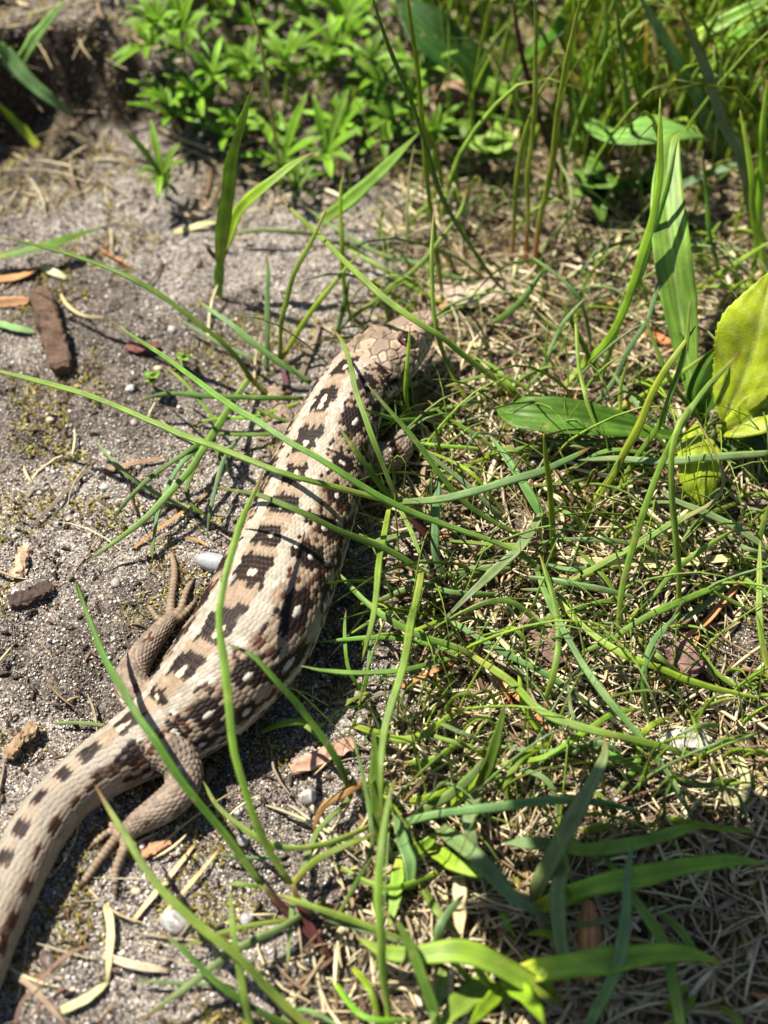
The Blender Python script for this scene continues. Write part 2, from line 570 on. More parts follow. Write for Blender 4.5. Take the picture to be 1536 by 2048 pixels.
limb([(318, 1486, .60, 0.270), (346, 1508, .52, 0.252), (366, 1540, .46, 0.225), (362, 1580, .40, 0.194), (325, 1615, .33, 0.176), (285, 1640, .25, 0.140), (257, 1662, .15, 0.104), (247, 1672, .1, 0.081)], 'leg')
limb([(250, 1666, .10, 0.069), (233, 1676, .11, 0.058), (200, 1718, .10, 0.050), (172, 1757, .06, 0.040), (156, 1778, .03, 0.015)], 'toe')
limb([(254, 1672, .10, 0.069), (248, 1698, .15, 0.057), (232, 1738, .10, 0.048), (230, 1776, .04, 0.034), (232, 1800, .02, 0.013)], 'toe')
limb([(247, 1664, .10, 0.060), (219, 1664, .09, 0.043), (192, 1684, .06, 0.036), (174, 1702, .03, 0.013)], 'toe')
limb([(246, 1660, .10, 0.052), (223, 1650, .07, 0.034), (208, 1620, .03, 0.012)], 'toe')
limb([(256, 1668, .10, 0.060), (268, 1690, .08, 0.043), (272, 1716, .03, 0.015)], 'toe')
limb([(305, 1425, .55, 0.252), (266, 1376, .42, 0.216), (268, 1338, .34, 0.180), (300, 1288, .25, 0.140), (330, 1252, .16, 0.108), (342, 1238, .11, 0.081)], 'leg')
limb([(340, 1243, .11, 0.069), (342, 1204, .10, 0.053), (349, 1148, .10, 0.045), (345, 1115, .06, 0.034), (339, 1094, .03, 0.013)], 'toe')
limb([(346, 1240, .11, 0.060), (362, 1216, .10, 0.047), (374, 1180, .09, 0.041), (390, 1156, .03, 0.013)], 'toe')
limb([(348, 1242, .10, 0.060), (372, 1224, .08, 0.043), (399, 1190, .03, 0.013)], 'toe')
limb([(336, 1244, .10, 0.052), (316, 1237, .08, 0.039), (303, 1220, .06, 0.033), (291, 1203, .03, 0.012)], 'toe')
limb([(685, 900, .50, 0.243), (725, 912, .46, 0.225), (768, 914, .42, 0.203), (798, 900, .40, 0.176), (802, 872, .30, 0.144), (812, 846, .18, 0.104), (822, 834, .1, 0.077)], 'leg')
for e in ((852, 806), (862, 826), (838, 800), (815, 808), (850, 848)):
    limb([(820, 838, .1, .06), ((820 + e[0]) / 2, (834 + e[1]) / 2, .1, .045), (e[0], e[1], .03, .014)], 'toe', 30)
limb([(625, 880, .5, 0.225), (580, 866, .42, 0.180), (566, 836, .32, 0.140), (556, 806, .15, 0.095), (552, 794, .1, 0.072)], 'leg')
for e in ((530, 770), (548, 762), (566, 768), (524, 790), (575, 785)):
    limb([(552, 796, .1, .06), ((552 + e[0]) / 2, (794 + e[1]) / 2, .1, .042), (e[0], e[1], .03, .014)], 'toe', 30)


def loft(c, m=40):
    th = np.linspace(0, 2 * np.pi, m, endpoint=False)
    sx, cx = np.sin(th), np.cos(th)
    V = []
    for i in range(len(c.P)):
        e = 2.0 / c.n[i]
        x = np.sign(sx) * np.abs(sx) ** e * c.a[i]
        y = np.sign(cx) * np.abs(cx) ** e * np.where(cx > 0, c.t[i], c.b[i])
        V.append(c.P[i] + x[:, None] * c.R[i] + y[:, None] * c.U[i])
    V = np.vstack([*V, c.P[:1], c.P[-1:]])
    n = len(c.P)
    i = np.arange(n - 1)[:, None] * m; j = np.arange(m)[None, :]; j2 = (j + 1) % m
    F = np.stack([i + j, i + m + j, i + m + j2, i + j2], -1).reshape(-1, 4).tolist()
    F += [[n * m, k, (k + 1) % m] for k in range(m)]
    F += [[n * m + 1, (n - 1) * m + (k + 1) % m, (n - 1) * m + k] for k in range(m)]
    return V, F


VV, FF = [], []
off = 0
for c in chains:
    v, f = loft(c, 48 if c.kind == 'spine' else 24)
    VV.append(v); FF += [[q + off for q in g] for g in f]; off += len(v)


def surf(s, th_deg, push=0.0):
    """point on the ideal body surface: arc length s from the snout, angle from the back (+ = right)"""
    i = int(np.argmin(np.abs(spine.s - s))); th = math.radians(th_deg)
    e = 2.0 / spine.n[i]
    x = math.copysign(abs(math.sin(th)) ** e, math.sin(th)) * spine.a[i]
    y = math.copysign(abs(math.cos(th)) ** e, math.cos(th)) * (spine.t[i] if math.cos(th) > 0 else spine.b[i])
    nrm = spine.R[i] * x / spine.a[i] ** 2 + spine.U[i] * y / spine.t[i] ** 2
    nrm /= np.linalg.norm(nrm)
    return spine.P[i] + x * spine.R[i] + y * spine.U[i] + nrm * push, nrm


S_HEAD = float(spine.s[np.argmin(np.linalg.norm(spine.P - st[6, :3], axis=1))]) + 0.08   # where head shields end
S_VENT = float(spine.s[np.argmin(np.linalg.norm(spine.P - st[17, :3], axis=1))])
eb = min(((np.hypot(*(np.array(pix(surf(f * S_HEAD, t)[0])) - (797, 692))) + .25 * abs(t - 60), f, t) for f in np.linspace(.35, .72, 30) for t in range(45, 80, 2)))
S_EYE, T_EYE = eb[1] * S_HEAD, eb[2]
print('eye', eb)
EYES = [surf(S_EYE, T_EYE), surf(S_EYE, -T_EYE)]
print('head', S_HEAD, 'vent', S_VENT, 'len', spine.s[-1], 'eye px', pix(EYES[0][0]))


def blob(c, r, n=14):
    v = []; f = []
    for a in range(n + 1):
        for b in range(2 * n):
            p = math.pi * a / n; q = math.pi * b / n
            v.append(c + r * np.array([math.sin(p) * math.cos(q), math.sin(p) * math.sin(q), math.cos(p)]))
    for a in range(n):
        for b in range(2 * n):
            f.append([a * 2 * n + b, (a + 1) * 2 * n + b, (a + 1) * 2 * n + (b + 1) % (2 * n), a * 2 * n + (b + 1) % (2 * n)])
    return np.array(v), f


for sgn in (1, -1):      # brow ridge and jaw muscle swellings
    for (fr, th, push, r) in ((eb[1] - .10, T_EYE - 17, -.10, .12), (eb[1], T_EYE - 19, -.10, .14), (eb[1] + .12, T_EYE - 18, -.11, .13), (.78, 104, -.22, .28), (.92, 104, -.25, .30)):
        p, _ = surf(fr * S_HEAD, sgn * th, push)
        v, f = blob(p, r)
        VV.append(v); FF += [[q + off for q in g] for g in f]; off += len(v)

bm_me = bpy.data.meshes.new('tmp')
bm_me.from_pydata(np.vstack(VV).tolist(), [], FF)
tmp = bpy.data.objects.new('tmp', bm_me); col.objects.link(tmp)
md = tmp.modifiers.new('r', 'REMESH'); md.mode = 'VOXEL'; md.voxel_size = 0.0112; md.adaptivity = 0
ms = tmp.modifiers.new('s', 'SMOOTH'); ms.factor = 0.5; ms.iterations = 18
dg = bpy.context.evaluated_depsgraph_get()
ev = tmp.evaluated_get(dg)
me2 = ev.to_mesh()
nv = len(me2.vertices)
co = np.empty(nv * 3, np.float32); me2.vertices.foreach_get('co', co); co = co.reshape(-1, 3).astype(np.float64)
no_ = np.empty(nv * 3, np.float32); me2.vertex_normals.foreach_get('vector', no_); no_ = no_.reshape(-1, 3).astype(np.float64)
npl = len(me2.polygons)
fi = np.empty(npl * 4, np.int32); me2.loops.foreach_get('vertex_index', fi); FQ = fi.reshape(-1, 4)
ev.to_mesh_clear(); bpy.data.objects.remove(tmp)
print('lizard verts', nv)

# which chain, position along it and angle round it, for every vertex
best = np.full(nv, 1e9); cid = np.zeros(nv, int); si = np.zeros(nv, int)
for k, c in enumerate(chains):
    lo = c.P.min(0) - 1.2; hi = c.P.max(0) + 1.2
    sel = np.where(np.all((co > lo) & (co < hi), 1))[0]
    rr = np.sqrt(c.a * c.t)
    Pf = c.P.astype(np.float32)
    for q in range(0, len(sel), 20000):
        w = sel[q:q + 20000]
        d2 = ((co[w].astype(np.float32)[:, None, :] - Pf[None]) ** 2).sum(-1)
        i = d2.argmin(1)
        dn = np.sqrt(d2[np.arange(len(w)), i]) / rr[i]
        if c.kind != 'spine':
            dn = dn * 1.05
        b = dn < best[w]
        best[w[b]] = dn[b]; cid[w[b]] = k; si[w[b]] = i[b]
sv = np.zeros(nv); tv = np.zeros(nv)
for k, c in enumerate(chains):
    w = np.where(cid == k)[0]
    i = si[w]; dlt = co[w] - c.P[i]
    sv[w] = c.s[i] + np.clip(np.sum(dlt * c.T[i], 1), -.05, .05)
    y = np.sum(dlt * c.U[i], 1)
    tv[w] = np.arctan2(np.sum(dlt * c.R[i], 1) / c.a[i], y / np.where(y > 0, c.t[i], c.b[i]))

disp = np.zeros(nv); colr = np.tile(lin(150, 126, 104), (nv, 1))
K_DARK = lin(25, 15, 11); K_RUST = lin(78, 46, 28); K_TAN = lin(122, 102, 80); K_PALE = lin(152, 142, 126); K_WHITE = lin(178, 171, 157)
K_BELLY = lin(152, 146, 124); K_LIMB = lin(122, 107, 93); K_HEAD = lin(140, 122, 104); K_GREY = lin(136, 121, 105)


def scale_field(u, v, wid=0.53, tip=0.5, per=2.0, dome=0.30):
    """overlapping scales: returns height 0..1, row, column and rim closeness"""
    H = np.zeros(len(u)); J = np.floor(u).astype(int); Kc = np.round(v).astype(int); E = np.ones(len(u))
    for dj in (0, -1):
        j = np.floor(u).astype(int) + dj
        a = u - j
        o = 0.5 * (j % 2)
        k0 = np.round(v - o)
        b = v - o - k0
        wv = wid * np.sqrt(np.clip(1 - np.clip((a - 0.8) / (0.2 + tip), 0, 1) ** per, 0, 1))
        ins = (np.abs(b) < wv) & (a < 1 + tip)
        rim = np.minimum((wv - np.abs(b)) / wid, (1 + tip - a) / 0.6)
        h = 0.22 + 0.55 * a / (1 + tip) + dome * (1 - (b / wid) ** 2)
        h = h - 0.35 * (1 - smooth(0, 0.28, rim))
        ok = ins & (h > H)
        H = np.where(ok, h, H); J = np.where(ok, j, J); Kc = np.where(ok, k0 + 0 * b, Kc); E = np.where(ok, rim, E)
    return H, J, Kc.astype(int), E


def pat(sc, td, rnd, rnd2):
    """colour of one scale: sc distance behind the head, td degrees from the back (+ right), random numbers"""
    n = len(sc); ad = np.abs(td); side = np.where(td > 0, 1, -1)
    tail = smooth(S_VENT - S_HEAD - 0.4, S_VENT - S_HEAD + 1.2, sc)
    per = 0.60 - 0.22 * tail
    ph = np.where(sc < S_VENT - S_HEAD + 0.4, sc / 0.60, (S_VENT - S_HEAD + 0.4) / 0.60 + (sc - (S_VENT - S_HEAD + 0.4)) / 0.37)
    ph = ph + 0.12 * np.sin(sc * 2.3)
    bi = np.floor(ph); f = ph - bi
    ed = 6 * (rnd - .5)
    dw = 15.5 + 3.5 * (hash2(bi, 3, 5) - .5)
    sw = 33 + 18 * tail + 3 * np.sin(ph * 6.28)
    c = np.tile(K_TAN, (n, 1)) * (0.82 + 0.36 * rnd2)[:, None]
    # dorsal band
    dors = ad < dw + ed
    c = np.where(dors[:, None], (K_TAN * .85 + K_PALE * .30)[None] * (0.85 + .3 * rnd2)[:, None], c)
    skew = td / 60.0 * (hash2(bi, 11, 3) - .5) * 1.2
    f = np.clip(f + skew, 0, .999)
    f0 = 0.13 + .20 * hash2(bi, 7, 3); f1 = 0.78 + .12 * hash2(bi, 8, 3)
    blot = dors & (f > f0 + .14 * (rnd - .5)) & (f < f1 + .14 * (rnd - .5)) & (ad < (dw + ed) * (1.0 - .8 * np.clip(np.abs(f - .5) - .26, 0, 1)))
    fade = np.clip(1 - np.minimum(np.abs(f - f0), np.abs(f - f1)) / .22, 0, 1) * dors
    c = c * (1 - .22 * fade)[:, None] + (K_RUST * .9)[None] * (.22 * fade)[:, None]
    rust = smooth(.35, .75, rnd2 * .5 + .35 * (1 - ad / 25)) * 0.16 + 0.0
    c = np.where(blot[:, None], K_DARK * (1 - rust)[:, None] + K_RUST * rust[:, None], c)
    dj_ = 7 * (hash2(bi, 15, 3) - .5)
    spt = (tail > .75) & dors & ~((f > .16) & (f < .76) & (ad < 20))
    c = np.where(spt[:, None], K_GREY[None] * (0.88 + .24 * rnd2)[:, None], c)
    dash = dors & (f > 0.52) & (f < 0.52 + .14 + .14 * hash2(bi, 16, 3)) & (np.abs(td - 2.0 - dj_) < 3.0) & (tail < .5)
    c = np.where(dash[:, None], lin(204, 190, 156)[None], c)
    # pale stripes
    strp = (~dors) & (ad < sw + ed * 1.2)
    g = smooth(1.5, 5.5, sc)[:, None]
    ps = (K_PALE * (1 - .35 * g) + lin(134, 128, 118) * .35 * g) * (0.78 + .42 * rnd2)[:, None]
    fd = (1 - smooth(0.0, .5, sc))[:, None] * .7
    ps = ps * (1 - fd) + K_HEAD * fd
    c = np.where(strp[:, None], ps, c)
    # bright white notches at the stripe's inner and outer edge beside each blotch
    notch = strp & (((ad - dw) < 5) | ((sw - ad) < 6)) & (f > .6) & (f < .8) & (rnd > .45)
    c = np.where(notch[:, None], K_WHITE, c)
    # flank: brown with two rows of dark-ringed white eyespots
    lat = (~dors) & (~strp) & (ad < 122)
    ph2 = ph + 0.5 + .12 * side
    b2 = np.floor(ph2); f2 = ph2 - b2
    jx = .10 * (hash2(b2, side, 9) - .5); jy = 8 * (hash2(b2, side, 10) - .5)
    q = np.sqrt(((f2 - .5 + jx) * 0.60 / .19) ** 2 + ((ad - 54 - jy) / 18) ** 2) + .35 * (rnd - .5)
    flc = np.tile(K_TAN * .75 + K_PALE * .2, (n, 1)) * (0.62 + .66 * rnd2)[:, None]
    flc = np.where(((ad > 88) & (rnd > .72))[:, None], K_PALE[None] * .8, flc)
    flc = np.where((rnd2 < .16)[:, None], K_RUST[None] * .75, flc)
    flc = np.where((rnd < .13)[:, None], K_DARK[None] * 1.3, flc)
    flc = np.where((q < 1.0)[:, None], K_DARK[None] * (0.8 + .7 * rnd2)[:, None], flc)
    w1 = ((f2 - .56 + jx) * 0.60 / .040) ** 2 + ((ad - 54 - jy - 5 * (hash2(b2, 2, 33) - .5)) / 3.4) ** 2
    flc = np.where((w1 < 1.0)[:, None], K_WHITE, flc)
    f3 = (ph2 + .5) - np.floor(ph2 + .5)
    q3 = np.sqrt(((f3 - .5) * 0.60 / .15) ** 2 + ((ad - 88 - jy) / 12) ** 2) + .5 * (rnd - .5)
    flc = np.where((q3 < 1.0)[:, None], K_DARK[None] * (1 + rnd2)[:, None], flc)
    w3 = ((f3 - .56) * 0.60 / .05) ** 2 + ((ad - 88 - jy) / 3.4) ** 2
    flc = np.where((w3 < 1.0)[:, None], K_WHITE, flc)
    wl = (np.abs(ad - 108) < 6) & (rnd > .35)
    flc = np.where(wl[:, None], K_WHITE * .85 + .0, flc)
    # on the tail the flank is a dark broken row, then pale
    tl = np.where((ad < sw + 26)[:, None] & ((f2 > .30) & (rnd > .15))[:, None], (K_DARK * .6 + K_RUST * .4)[None] * (0.8 + .6 * rnd2)[:, None], K_GREY[None] * (0.85 + .3 * rnd2)[:, None])
    flc = np.where((tail > .6)[:, None], tl, flc)
    c = np.where(lat[:, None], flc, c)
    bel = (~dors) & (~strp) & (~lat)
    bc = K_BELLY[None] * (0.85 + .25 * rnd2)[:, None]
    bc = np.where((rnd > .9)[:, None], K_DARK * 1.5, bc)
    c = np.where(bel[:, None], bc, c)
    # warm tan wash over tail
    tw = (tail * .55)[:, None]
    bright = c.sum(1, keepdims=True) > .7
    c = np.where(bright, c * (1 - tw) + (K_GREY * 1.0) * tw, c)
    return c


# --- trunk and tail
w = np.where((cid == 0) & (sv >= S_HEAD))[0]
s_ = sv[w] - S_HEAD; th = tv[w]
S_T = S_VENT - S_HEAD + 0.15
ss = np.linspace(0, spine.s[-1] - S_HEAD + .2, 4000)
Ls = np.interp(ss, [0, 1.0, 2.2, 4.0, S_T, S_T + 0.9, 30], [.046, .058, .072, .080, .094, .185, .185])
uu = np.concatenate([[0], np.cumsum(np.diff(ss) / Ls[:-1])])
u = np.interp(s_, ss, uu)
uT = np.floor(np.interp(S_T, ss, uu))
is_t = u >= uT
Nn = np.where(is_t, 30.0, 68.0)
warp = np.where(is_t, 0.0, 0.16)
v = Nn / (2 * np.pi) * (th + warp * np.sin(2 * th))
u0, v0 = u, v
u = u0 + .38 * fbm(u0 * .33, v0 * .33, 301, 2); v = v0 + .42 * fbm(u0 * .33 + 9, v0 * .33 + 5, 305, 2)
H, J, Kc, E = scale_field(u, v, 0.54, 0.42, 2.0)
Ht, Jt, Kt, Et = scale_field(u, v, 0.52, 0.30, 1.15, 0.14)
H = np.where(is_t, Ht, H); J = np.where(is_t, Jt, J); Kc = np.where(is_t, Kt, Kc); E = np.where(is_t, Et, E)
sc = np.interp(J + 0.65, uu, ss)
vc = (Kc + 0.5 * (J % 2)) * 2 * np.pi / Nn
tc_ = vc.copy()
for _ in range(6):
    tc_ = vc - warp * np.sin(2 * tc_)
td = np.degrees(tc_)
r1 = hash2(J, Kc, 1); r2 = hash2(J, Kc, 2)
c_ = pat(sc, td, r1, r2)
cv = pat(s_, np.degrees(th), r1, r2)
c_ = c_ * .82 + cv * .18
# pale rims on flank scales, dark skin in the seams
flank = (np.abs(td) > 36) & (~is_t)
rim = (1 - smooth(0.02, 0.22, E))
dark = c_.sum(1) < 0.25
c_ = np.where((flank & ~dark)[:, None], c_ * (1 - .7 * rim)[:, None] + K_PALE * .85 * (.7 * rim)[:, None], c_)
c_ = np.where(is_t[:, None], c_ * (1 - .38 * (1 - smooth(.0, .22, E)))[:, None], c_)
seam = (1 - smooth(0.0, 0.25, H))[:, None]
c_ = c_ * (1 - .45 * seam)
disp[w] = (H - .5) * np.where(is_t, 0.017, np.interp(s_, [0, 1.5, 4], [.015, .019, .022]))
colr[w] = c_

# --- head: shields on top, smaller plates on the cheeks
hw_ = np.where((cid == 0) & (sv < S_HEAD + 0.02))[0]
seeds = []; gid = []; g = 0


def plate(*pts):
    global g
    for (fr, th) in pts:
        seeds.append(surf(fr * S_HEAD, th)[0]); gid.append(g)
    g += 1


plate((.02, 0), (.02, 60), (.02, -60)); plate((.14, 0)); plate((.30, 0), (.40, 0), (.50, 0)); plate((.72, 0)); plate((.90, 0))
for sg in (1, -1):
    plate((.24, sg * 22)); plate((.10, sg * 38)); plate((.38, sg * 36)); plate((.50, sg * 36), (.46, sg * 36)); plate((.60, sg * 36)); plate((.62, sg * 12))
    plate((.74, sg * 26), (.84, sg * 24), (.92, sg * 24)); plate((.80, sg * 44)); plate((.92, sg * 42)); plate((1.0, sg * 16)); plate((1.0, sg * 34))
    plate((.20, sg * 66)); plate((.30, sg * 70)); plate((.26, sg * 92)); plate((.12, sg * 80)); plate((.36, sg * 90))
    plate((.62, sg * 62), (.68, sg * 58)); plate((.60, sg * 84)); plate((.68, sg * 76)); plate((.76, sg * 66)); plate((.86, sg * 60))
    for k in range(8):
        plate((.08 + .085 * k, sg * (108 + 2 * k)))
        plate((.06 + .085 * k, sg * (136 + 2 * k)))
    rs = random.Random(11)
    for k in range(7):
        for j in range(6):
            plate((.70 + .058 * k + rs.uniform(-.02, .02), sg * (74 + 11 * j + rs.uniform(-4, 4))))
seeds = np.array(seeds); gid = np.array(gid)
D = np.linalg.norm(co[hw_][:, None, :] - seeds[None], axis=2)
gm = np.full((len(hw_), g), 9.0)
for q in range(g):
    gm[:, q] = D[:, gid == q].min(1)
o2 = np.partition(gm, 1, axis=1)
F1, F2 = o2[:, 0], o2[:, 1]; pg = gm.argmin(1)
gap = F2 - F1
grv = 1 - smooth(0.0, 0.030, gap)
td_h = np.degrees(tv[hw_]); adh = np.abs(td_h); fr_h = sv[hw_] / S_HEAD
small = smooth(60, 80, adh) * smooth(.6, .72, fr_h)
disp[hw_] = -0.017 * grv + .006 * (hash2(pg, 5, 5) - .5) + 0.012 * small * (1 - np.clip(F1 / .07, 0, 1))
hp = hash2(pg, pg * 3 + 1, 4); hp2 = hash2(pg, pg + 9, 8)
hc = K_HEAD[None] * (0.66 + .62 * hp)[:, None] * np.stack([1 + .06 * (hp2 - .5), np.ones_like(hp2), 1 + .16 * (hp2 - .5)], 1)
cheek = smooth(58, 85, adh)[:, None]
hc = hc * (1 - cheek) + (lin(148, 130, 111)[None] * (0.66 + .65 * hp2)[:, None]) * cheek
thr = smooth(112, 135, adh)[:, None]
hc = hc * (1 - thr) + lin(180, 171, 150)[None] * thr
spot = (vnoise(co[hw_][:, 0] / .07, co[hw_][:, 1] / .07 + co[hw_][:, 2] / .05, 91) > 0.27)[:, None]
hc = np.where(spot & (adh < 70)[:, None], hc * .55, hc)
edge = smooth(.03, .045, gap) * (1 - smooth(.045, .075, gap))
hc = hc * (1 - .68 * grv + .3 * edge)[:, None]
# mouth line
ml = np.exp(-((adh - 122 + 6 * fr_h) / 3.0) ** 2) * (fr_h < .8) * (fr_h > .04)
disp[hw_] -= 0.03 * ml; hc = hc * (1 - .7 * ml)[:, None]
colr[hw_] = hc


def pit(center, rad, depth, colour, soft=1.5):
    d = np.linalg.norm(co - center, axis=1)
    k = 1 - smooth(rad * .75, rad * soft, d)
    disp[:] = disp - depth * k
    kk = (1 - smooth(rad * .8, rad * 1.15, d))[:, None]
    colr[:] = colr * (1 - kk) + colour * kk


for sg in (1, -1):
    pit(surf(.09 * S_HEAD, sg * 52)[0], .035, .03, lin(22, 17, 14))
    pit(surf(1.02 * S_HEAD, sg * 96)[0], .085, .09, lin(20, 15, 12), 1.3)
for p, n in EYES:
    d = np.linalg.norm(co - p, axis=1)
    k = 1 - smooth(.10, .165, d)
    disp -= .085 * k
    ring = np.exp(-((d - .175) / .025) ** 2)
    disp += .016 * ring
    kk = (1 - smooth(.125, .15, d))[:, None]
    colr = colr * (1 - kk) + lin(24, 18, 14) * kk
    lid = (np.exp(-((d - .172) / .016) ** 2) * .5)[:, None]
    colr = colr * (1 - lid) + lin(160, 136, 104) * lid

# --- limbs and toes
for k, c in enumerate(chains):
    if c.kind == 'spine':
        continue
    w = np.where(cid == k)[0]
    if len(w) == 0:
        continue
    if c.kind == 'leg':
        Ll, Nl, amp = .062, 21.0, .030
        H, J, Kc, E = scale_field(sv[w] / Ll, Nl / (2 * np.pi) * tv[w], .54, .35, 2.0)
        r1 = hash2(J, Kc, 20 + k); r2 = hash2(J, Kc, 40 + k)
        cc = K_LIMB[None] * (0.66 + .6 * r2)[:, None]
        big = vnoise(J * .28 + k, Kc * .33, 63)
        cc = np.where((big > .34)[:, None], K_RUST[None] * .8, cc)
        cc = np.where((r1 > .992)[:, None], K_WHITE, cc)
        cc = cc * (1 - .6 * (1 - smooth(0, .3, H)))[:, None]
        disp[w] += (H - .5) * amp; colr[w] = cc
    else:
        f = (sv[w] / .062) % 1.0
        band = 0.1 + .9 * np.sin(np.pi * f) ** .6
        hb = hash2(np.floor(sv[w] / .062), k, 12)
        disp[w] += (band - .6) * .014
        claw = smooth(c.s[-1] - .14, c.s[-1] - .08, sv[w])[:, None]
        cc = lin(128, 110, 91)[None] * ((0.55 + .5 * band) * (.85 + .3 * hb))[:, None]
        colr[w] = cc * (1 - claw) + lin(78, 62, 48) * claw

co2 = co + no_ * disp[:, None]
liz = empty('lizard', [SPN[230, 0], SPN[230, 1], float(gz(SPN[230, 0], SPN[230, 1]))])
tag(liz, 'brown patterned lizard with dark blotches and pale back stripes on sandy ground', 'lizard')
body = add('body', mesh_from('lizard_body', co2, FQ, colr, M_SKIN), liz)

# eyes
m, nt, bs, out = new_mat('lizard_eye')
tcn = N(nt, 'ShaderNodeAttribute', attribute_name='Col')
nt.links.new(tcn.outputs['Color'], bs.inputs['Base Color'])
bs.inputs['Roughness'].default_value = 0.06
bs.inputs['Coat Weight'].default_value = 1.0
M_EYE = m
for p, n in EYES:
    v, f = blob(np.zeros(3), 0.128, 24)
    nn = n / np.linalg.norm(n)
    ca = (v / 0.128) @ nn
    ang = np.degrees(np.arccos(np.clip(ca, -1, 1)))
    cc = np.tile(lin(16, 10, 8), (len(v), 1))
    ir = ((ang > 43) & (ang < 56))[:, None]
    cc = np.where(ir, lin(92, 50, 22), cc)
    add('eye', mesh_from('eye', v + p - nn * 0.062, f, cc, M_EYE), liz)

# ------------------------------------------------------------------ vegetation builders
STY = {  # base, middle, tip colours
    'g': ((146, 156, 76), (110, 138, 54), (118, 130, 60)),
    'b': ((118, 138, 82), (108, 134, 82), (112, 130, 82)),
    'y': ((154, 162, 68), (124, 152, 40), (134, 152, 58)),
    'd': ((112, 124, 56), (84, 114, 42), (92, 108, 50)),
    'p': ((176, 170, 120), (160, 168, 112), (150, 152, 96)),
    'r': ((78, 40, 42), (92, 52, 50), (118, 110, 62)),
    'm': ((158, 78, 84), (130, 152, 52), (122, 150, 48)),
    'o': ((170, 118, 72), (182, 130, 80), (164, 124, 84)),
    's': ((190, 172, 128), (202, 186, 144), (182, 162, 118)),
    'k': ((136, 114, 92), (150, 128, 104), (128, 106, 86)),
    'l': ((168, 176, 70), (120, 154, 54), (132, 152, 66)),
}


def ribbon_mesh(name, P, w, style, fold=0.35, twist=0.0, round_=False, mat=None, taper=(0.75, 0.12), cvar=1.0, seed=0):
    n = len(P)
    tt = np.linspace(0, 1, n)
    Lp = float(np.linalg.norm(np.diff(P, axis=0), axis=1).sum())
    kk = min(.035, .012 * Lp) * np.sin(math.pi * tt)                 # slight kinks and waver
    P = P + np.stack([kk * 2 * fbm(tt * Lp * 1.1 + seed * 3.3 + 7 * q, tt * 0 + seed, 500 + q, 2) for q in range(3)], 1)
    T = np.gradient(P, axis=0); T /= np.linalg.norm(T, axis=1)[:, None] + 1e-9
    up = np.tile([0.0, -0.35, 0.94], (n, 1))
    Sd = np.cross(T, up); Sd /= np.linalg.norm(Sd, axis=1)[:, None] + 1e-6
    for i in range(1, n):                       # keep the frame from flipping
        if Sd[i] @ Sd[i - 1] < 0: Sd[i] *= -1
    Nn = np.cross(Sd, T)
    tw = np.linspace(-.5, .5, n) * twist + 0.35 * math.sin(seed * 1.7)
    c_, s_ = np.cos(tw)[:, None], np.sin(tw)[:, None]
    A = Sd * c_ + Nn * s_; B = Nn * c_ - Sd * s_
    t = np.linspace(0, 1, n)
    prof = np.interp(t, [0, .12, .5, .8, .93, 1], [taper[0], .92, 1, .82, .5, taper[1]]) if (w < .13 or taper[1] > .3) else np.interp(t, [0, .1, .35, .6, .8, .92, 1], [taper[0], .9, 1, .86, .58, .28, .03])
    prof = prof * (1 + .07 * np.sin(t * 19 + seed))
    hw = 0.5 * w * prof
    if round_:
        ang = np.array([-90, -45, 0, 40, 80, 100, 140, 180, 225]) * math.pi / 180
        rad = np.array([1, 1, 1, 1, .62, .62, 1, 1, 1])
        cx = np.cos(ang) * rad; cy = np.sin(ang) * rad * .85
    else:
        th = 0.07
        cx = np.array([-1, -.55, 0, .55, 1, .55, 0, -.55])
        cy = np.array([fold, fold * .45, 0, fold * .45, fold, fold * .45 - th * 1.6, -th * 2.4, fold * .45 - th * 1.6])
    m = len(cx)
    V = P[:, None, :] + hw[:, None, None] * (cx[None, :, None] * A[:, None, :] + cy[None, :, None] * B[:, None, :])
    i = np.arange(n - 1)[:, None] * m; j = np.arange(m)[None, :]; j2 = (j + 1) % m
    F = np.stack([i + j, i + j2, i + m + j2, i + m + j], -1).reshape(-1, 4).tolist()
    F.append(list(range(m))[::-1]); F.append([(n - 1) * m + k for k in range(m)])
    b, mi, tp = (lin(*c) for c in STY[style])
    r = random.Random(seed * 31 + 5)
    var = np.array([1 + .16 * r.uniform(-1, 1), 1 + .12 * r.uniform(-1, 1), 1 + .2 * r.uniform(-1, 1)]) * cvar * (np.array([1.25, 1.24, 1.15]) if style in 'gbydlm' else 1.0)
    C = np.stack([np.interp(t, [0, .22, .8, 1], [b[k], mi[k], mi[k], tp[k]]) for k in range(3)], 1) * var
    if style in 'gbyd' and seed % 3 != 1:        # withered tip
        k = smooth(.97 - .012 * (seed % 11), 1.0, t)[:, None]
        C = C * (1 - k) + lin(150, 112, 66) * k
    C = np.repeat(C, m, 0)
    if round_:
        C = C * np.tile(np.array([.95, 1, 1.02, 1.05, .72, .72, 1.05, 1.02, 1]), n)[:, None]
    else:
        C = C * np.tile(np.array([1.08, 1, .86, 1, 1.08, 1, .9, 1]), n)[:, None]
    L = np.concatenate([[0], np.cumsum(np.linalg.norm(np.diff(P, axis=0), axis=1))])
    uv = np.stack([np.tile(cx, n) * .5, np.repeat(L, m)], 1)
    return mesh_from(name, V.reshape(-1, 3), F, C, mat or M_GRASS, uv=uv)


SEED = [0]


def path(pts, n=26, wob=0.0):
    A = np.array([W(*p) for p in pts])
    return catmull(A, n)


def blade(pts, w, style, parent=None, name='blade', twist=None, fold=0.35, n=26, mat=None, taper=(.75, .12)):
    SEED[0] += 1
    r = random.Random(SEED[0])
    P = path(pts, n)
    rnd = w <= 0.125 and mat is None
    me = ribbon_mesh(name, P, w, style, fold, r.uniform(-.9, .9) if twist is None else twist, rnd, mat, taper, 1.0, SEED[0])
    return add(name, me, parent)


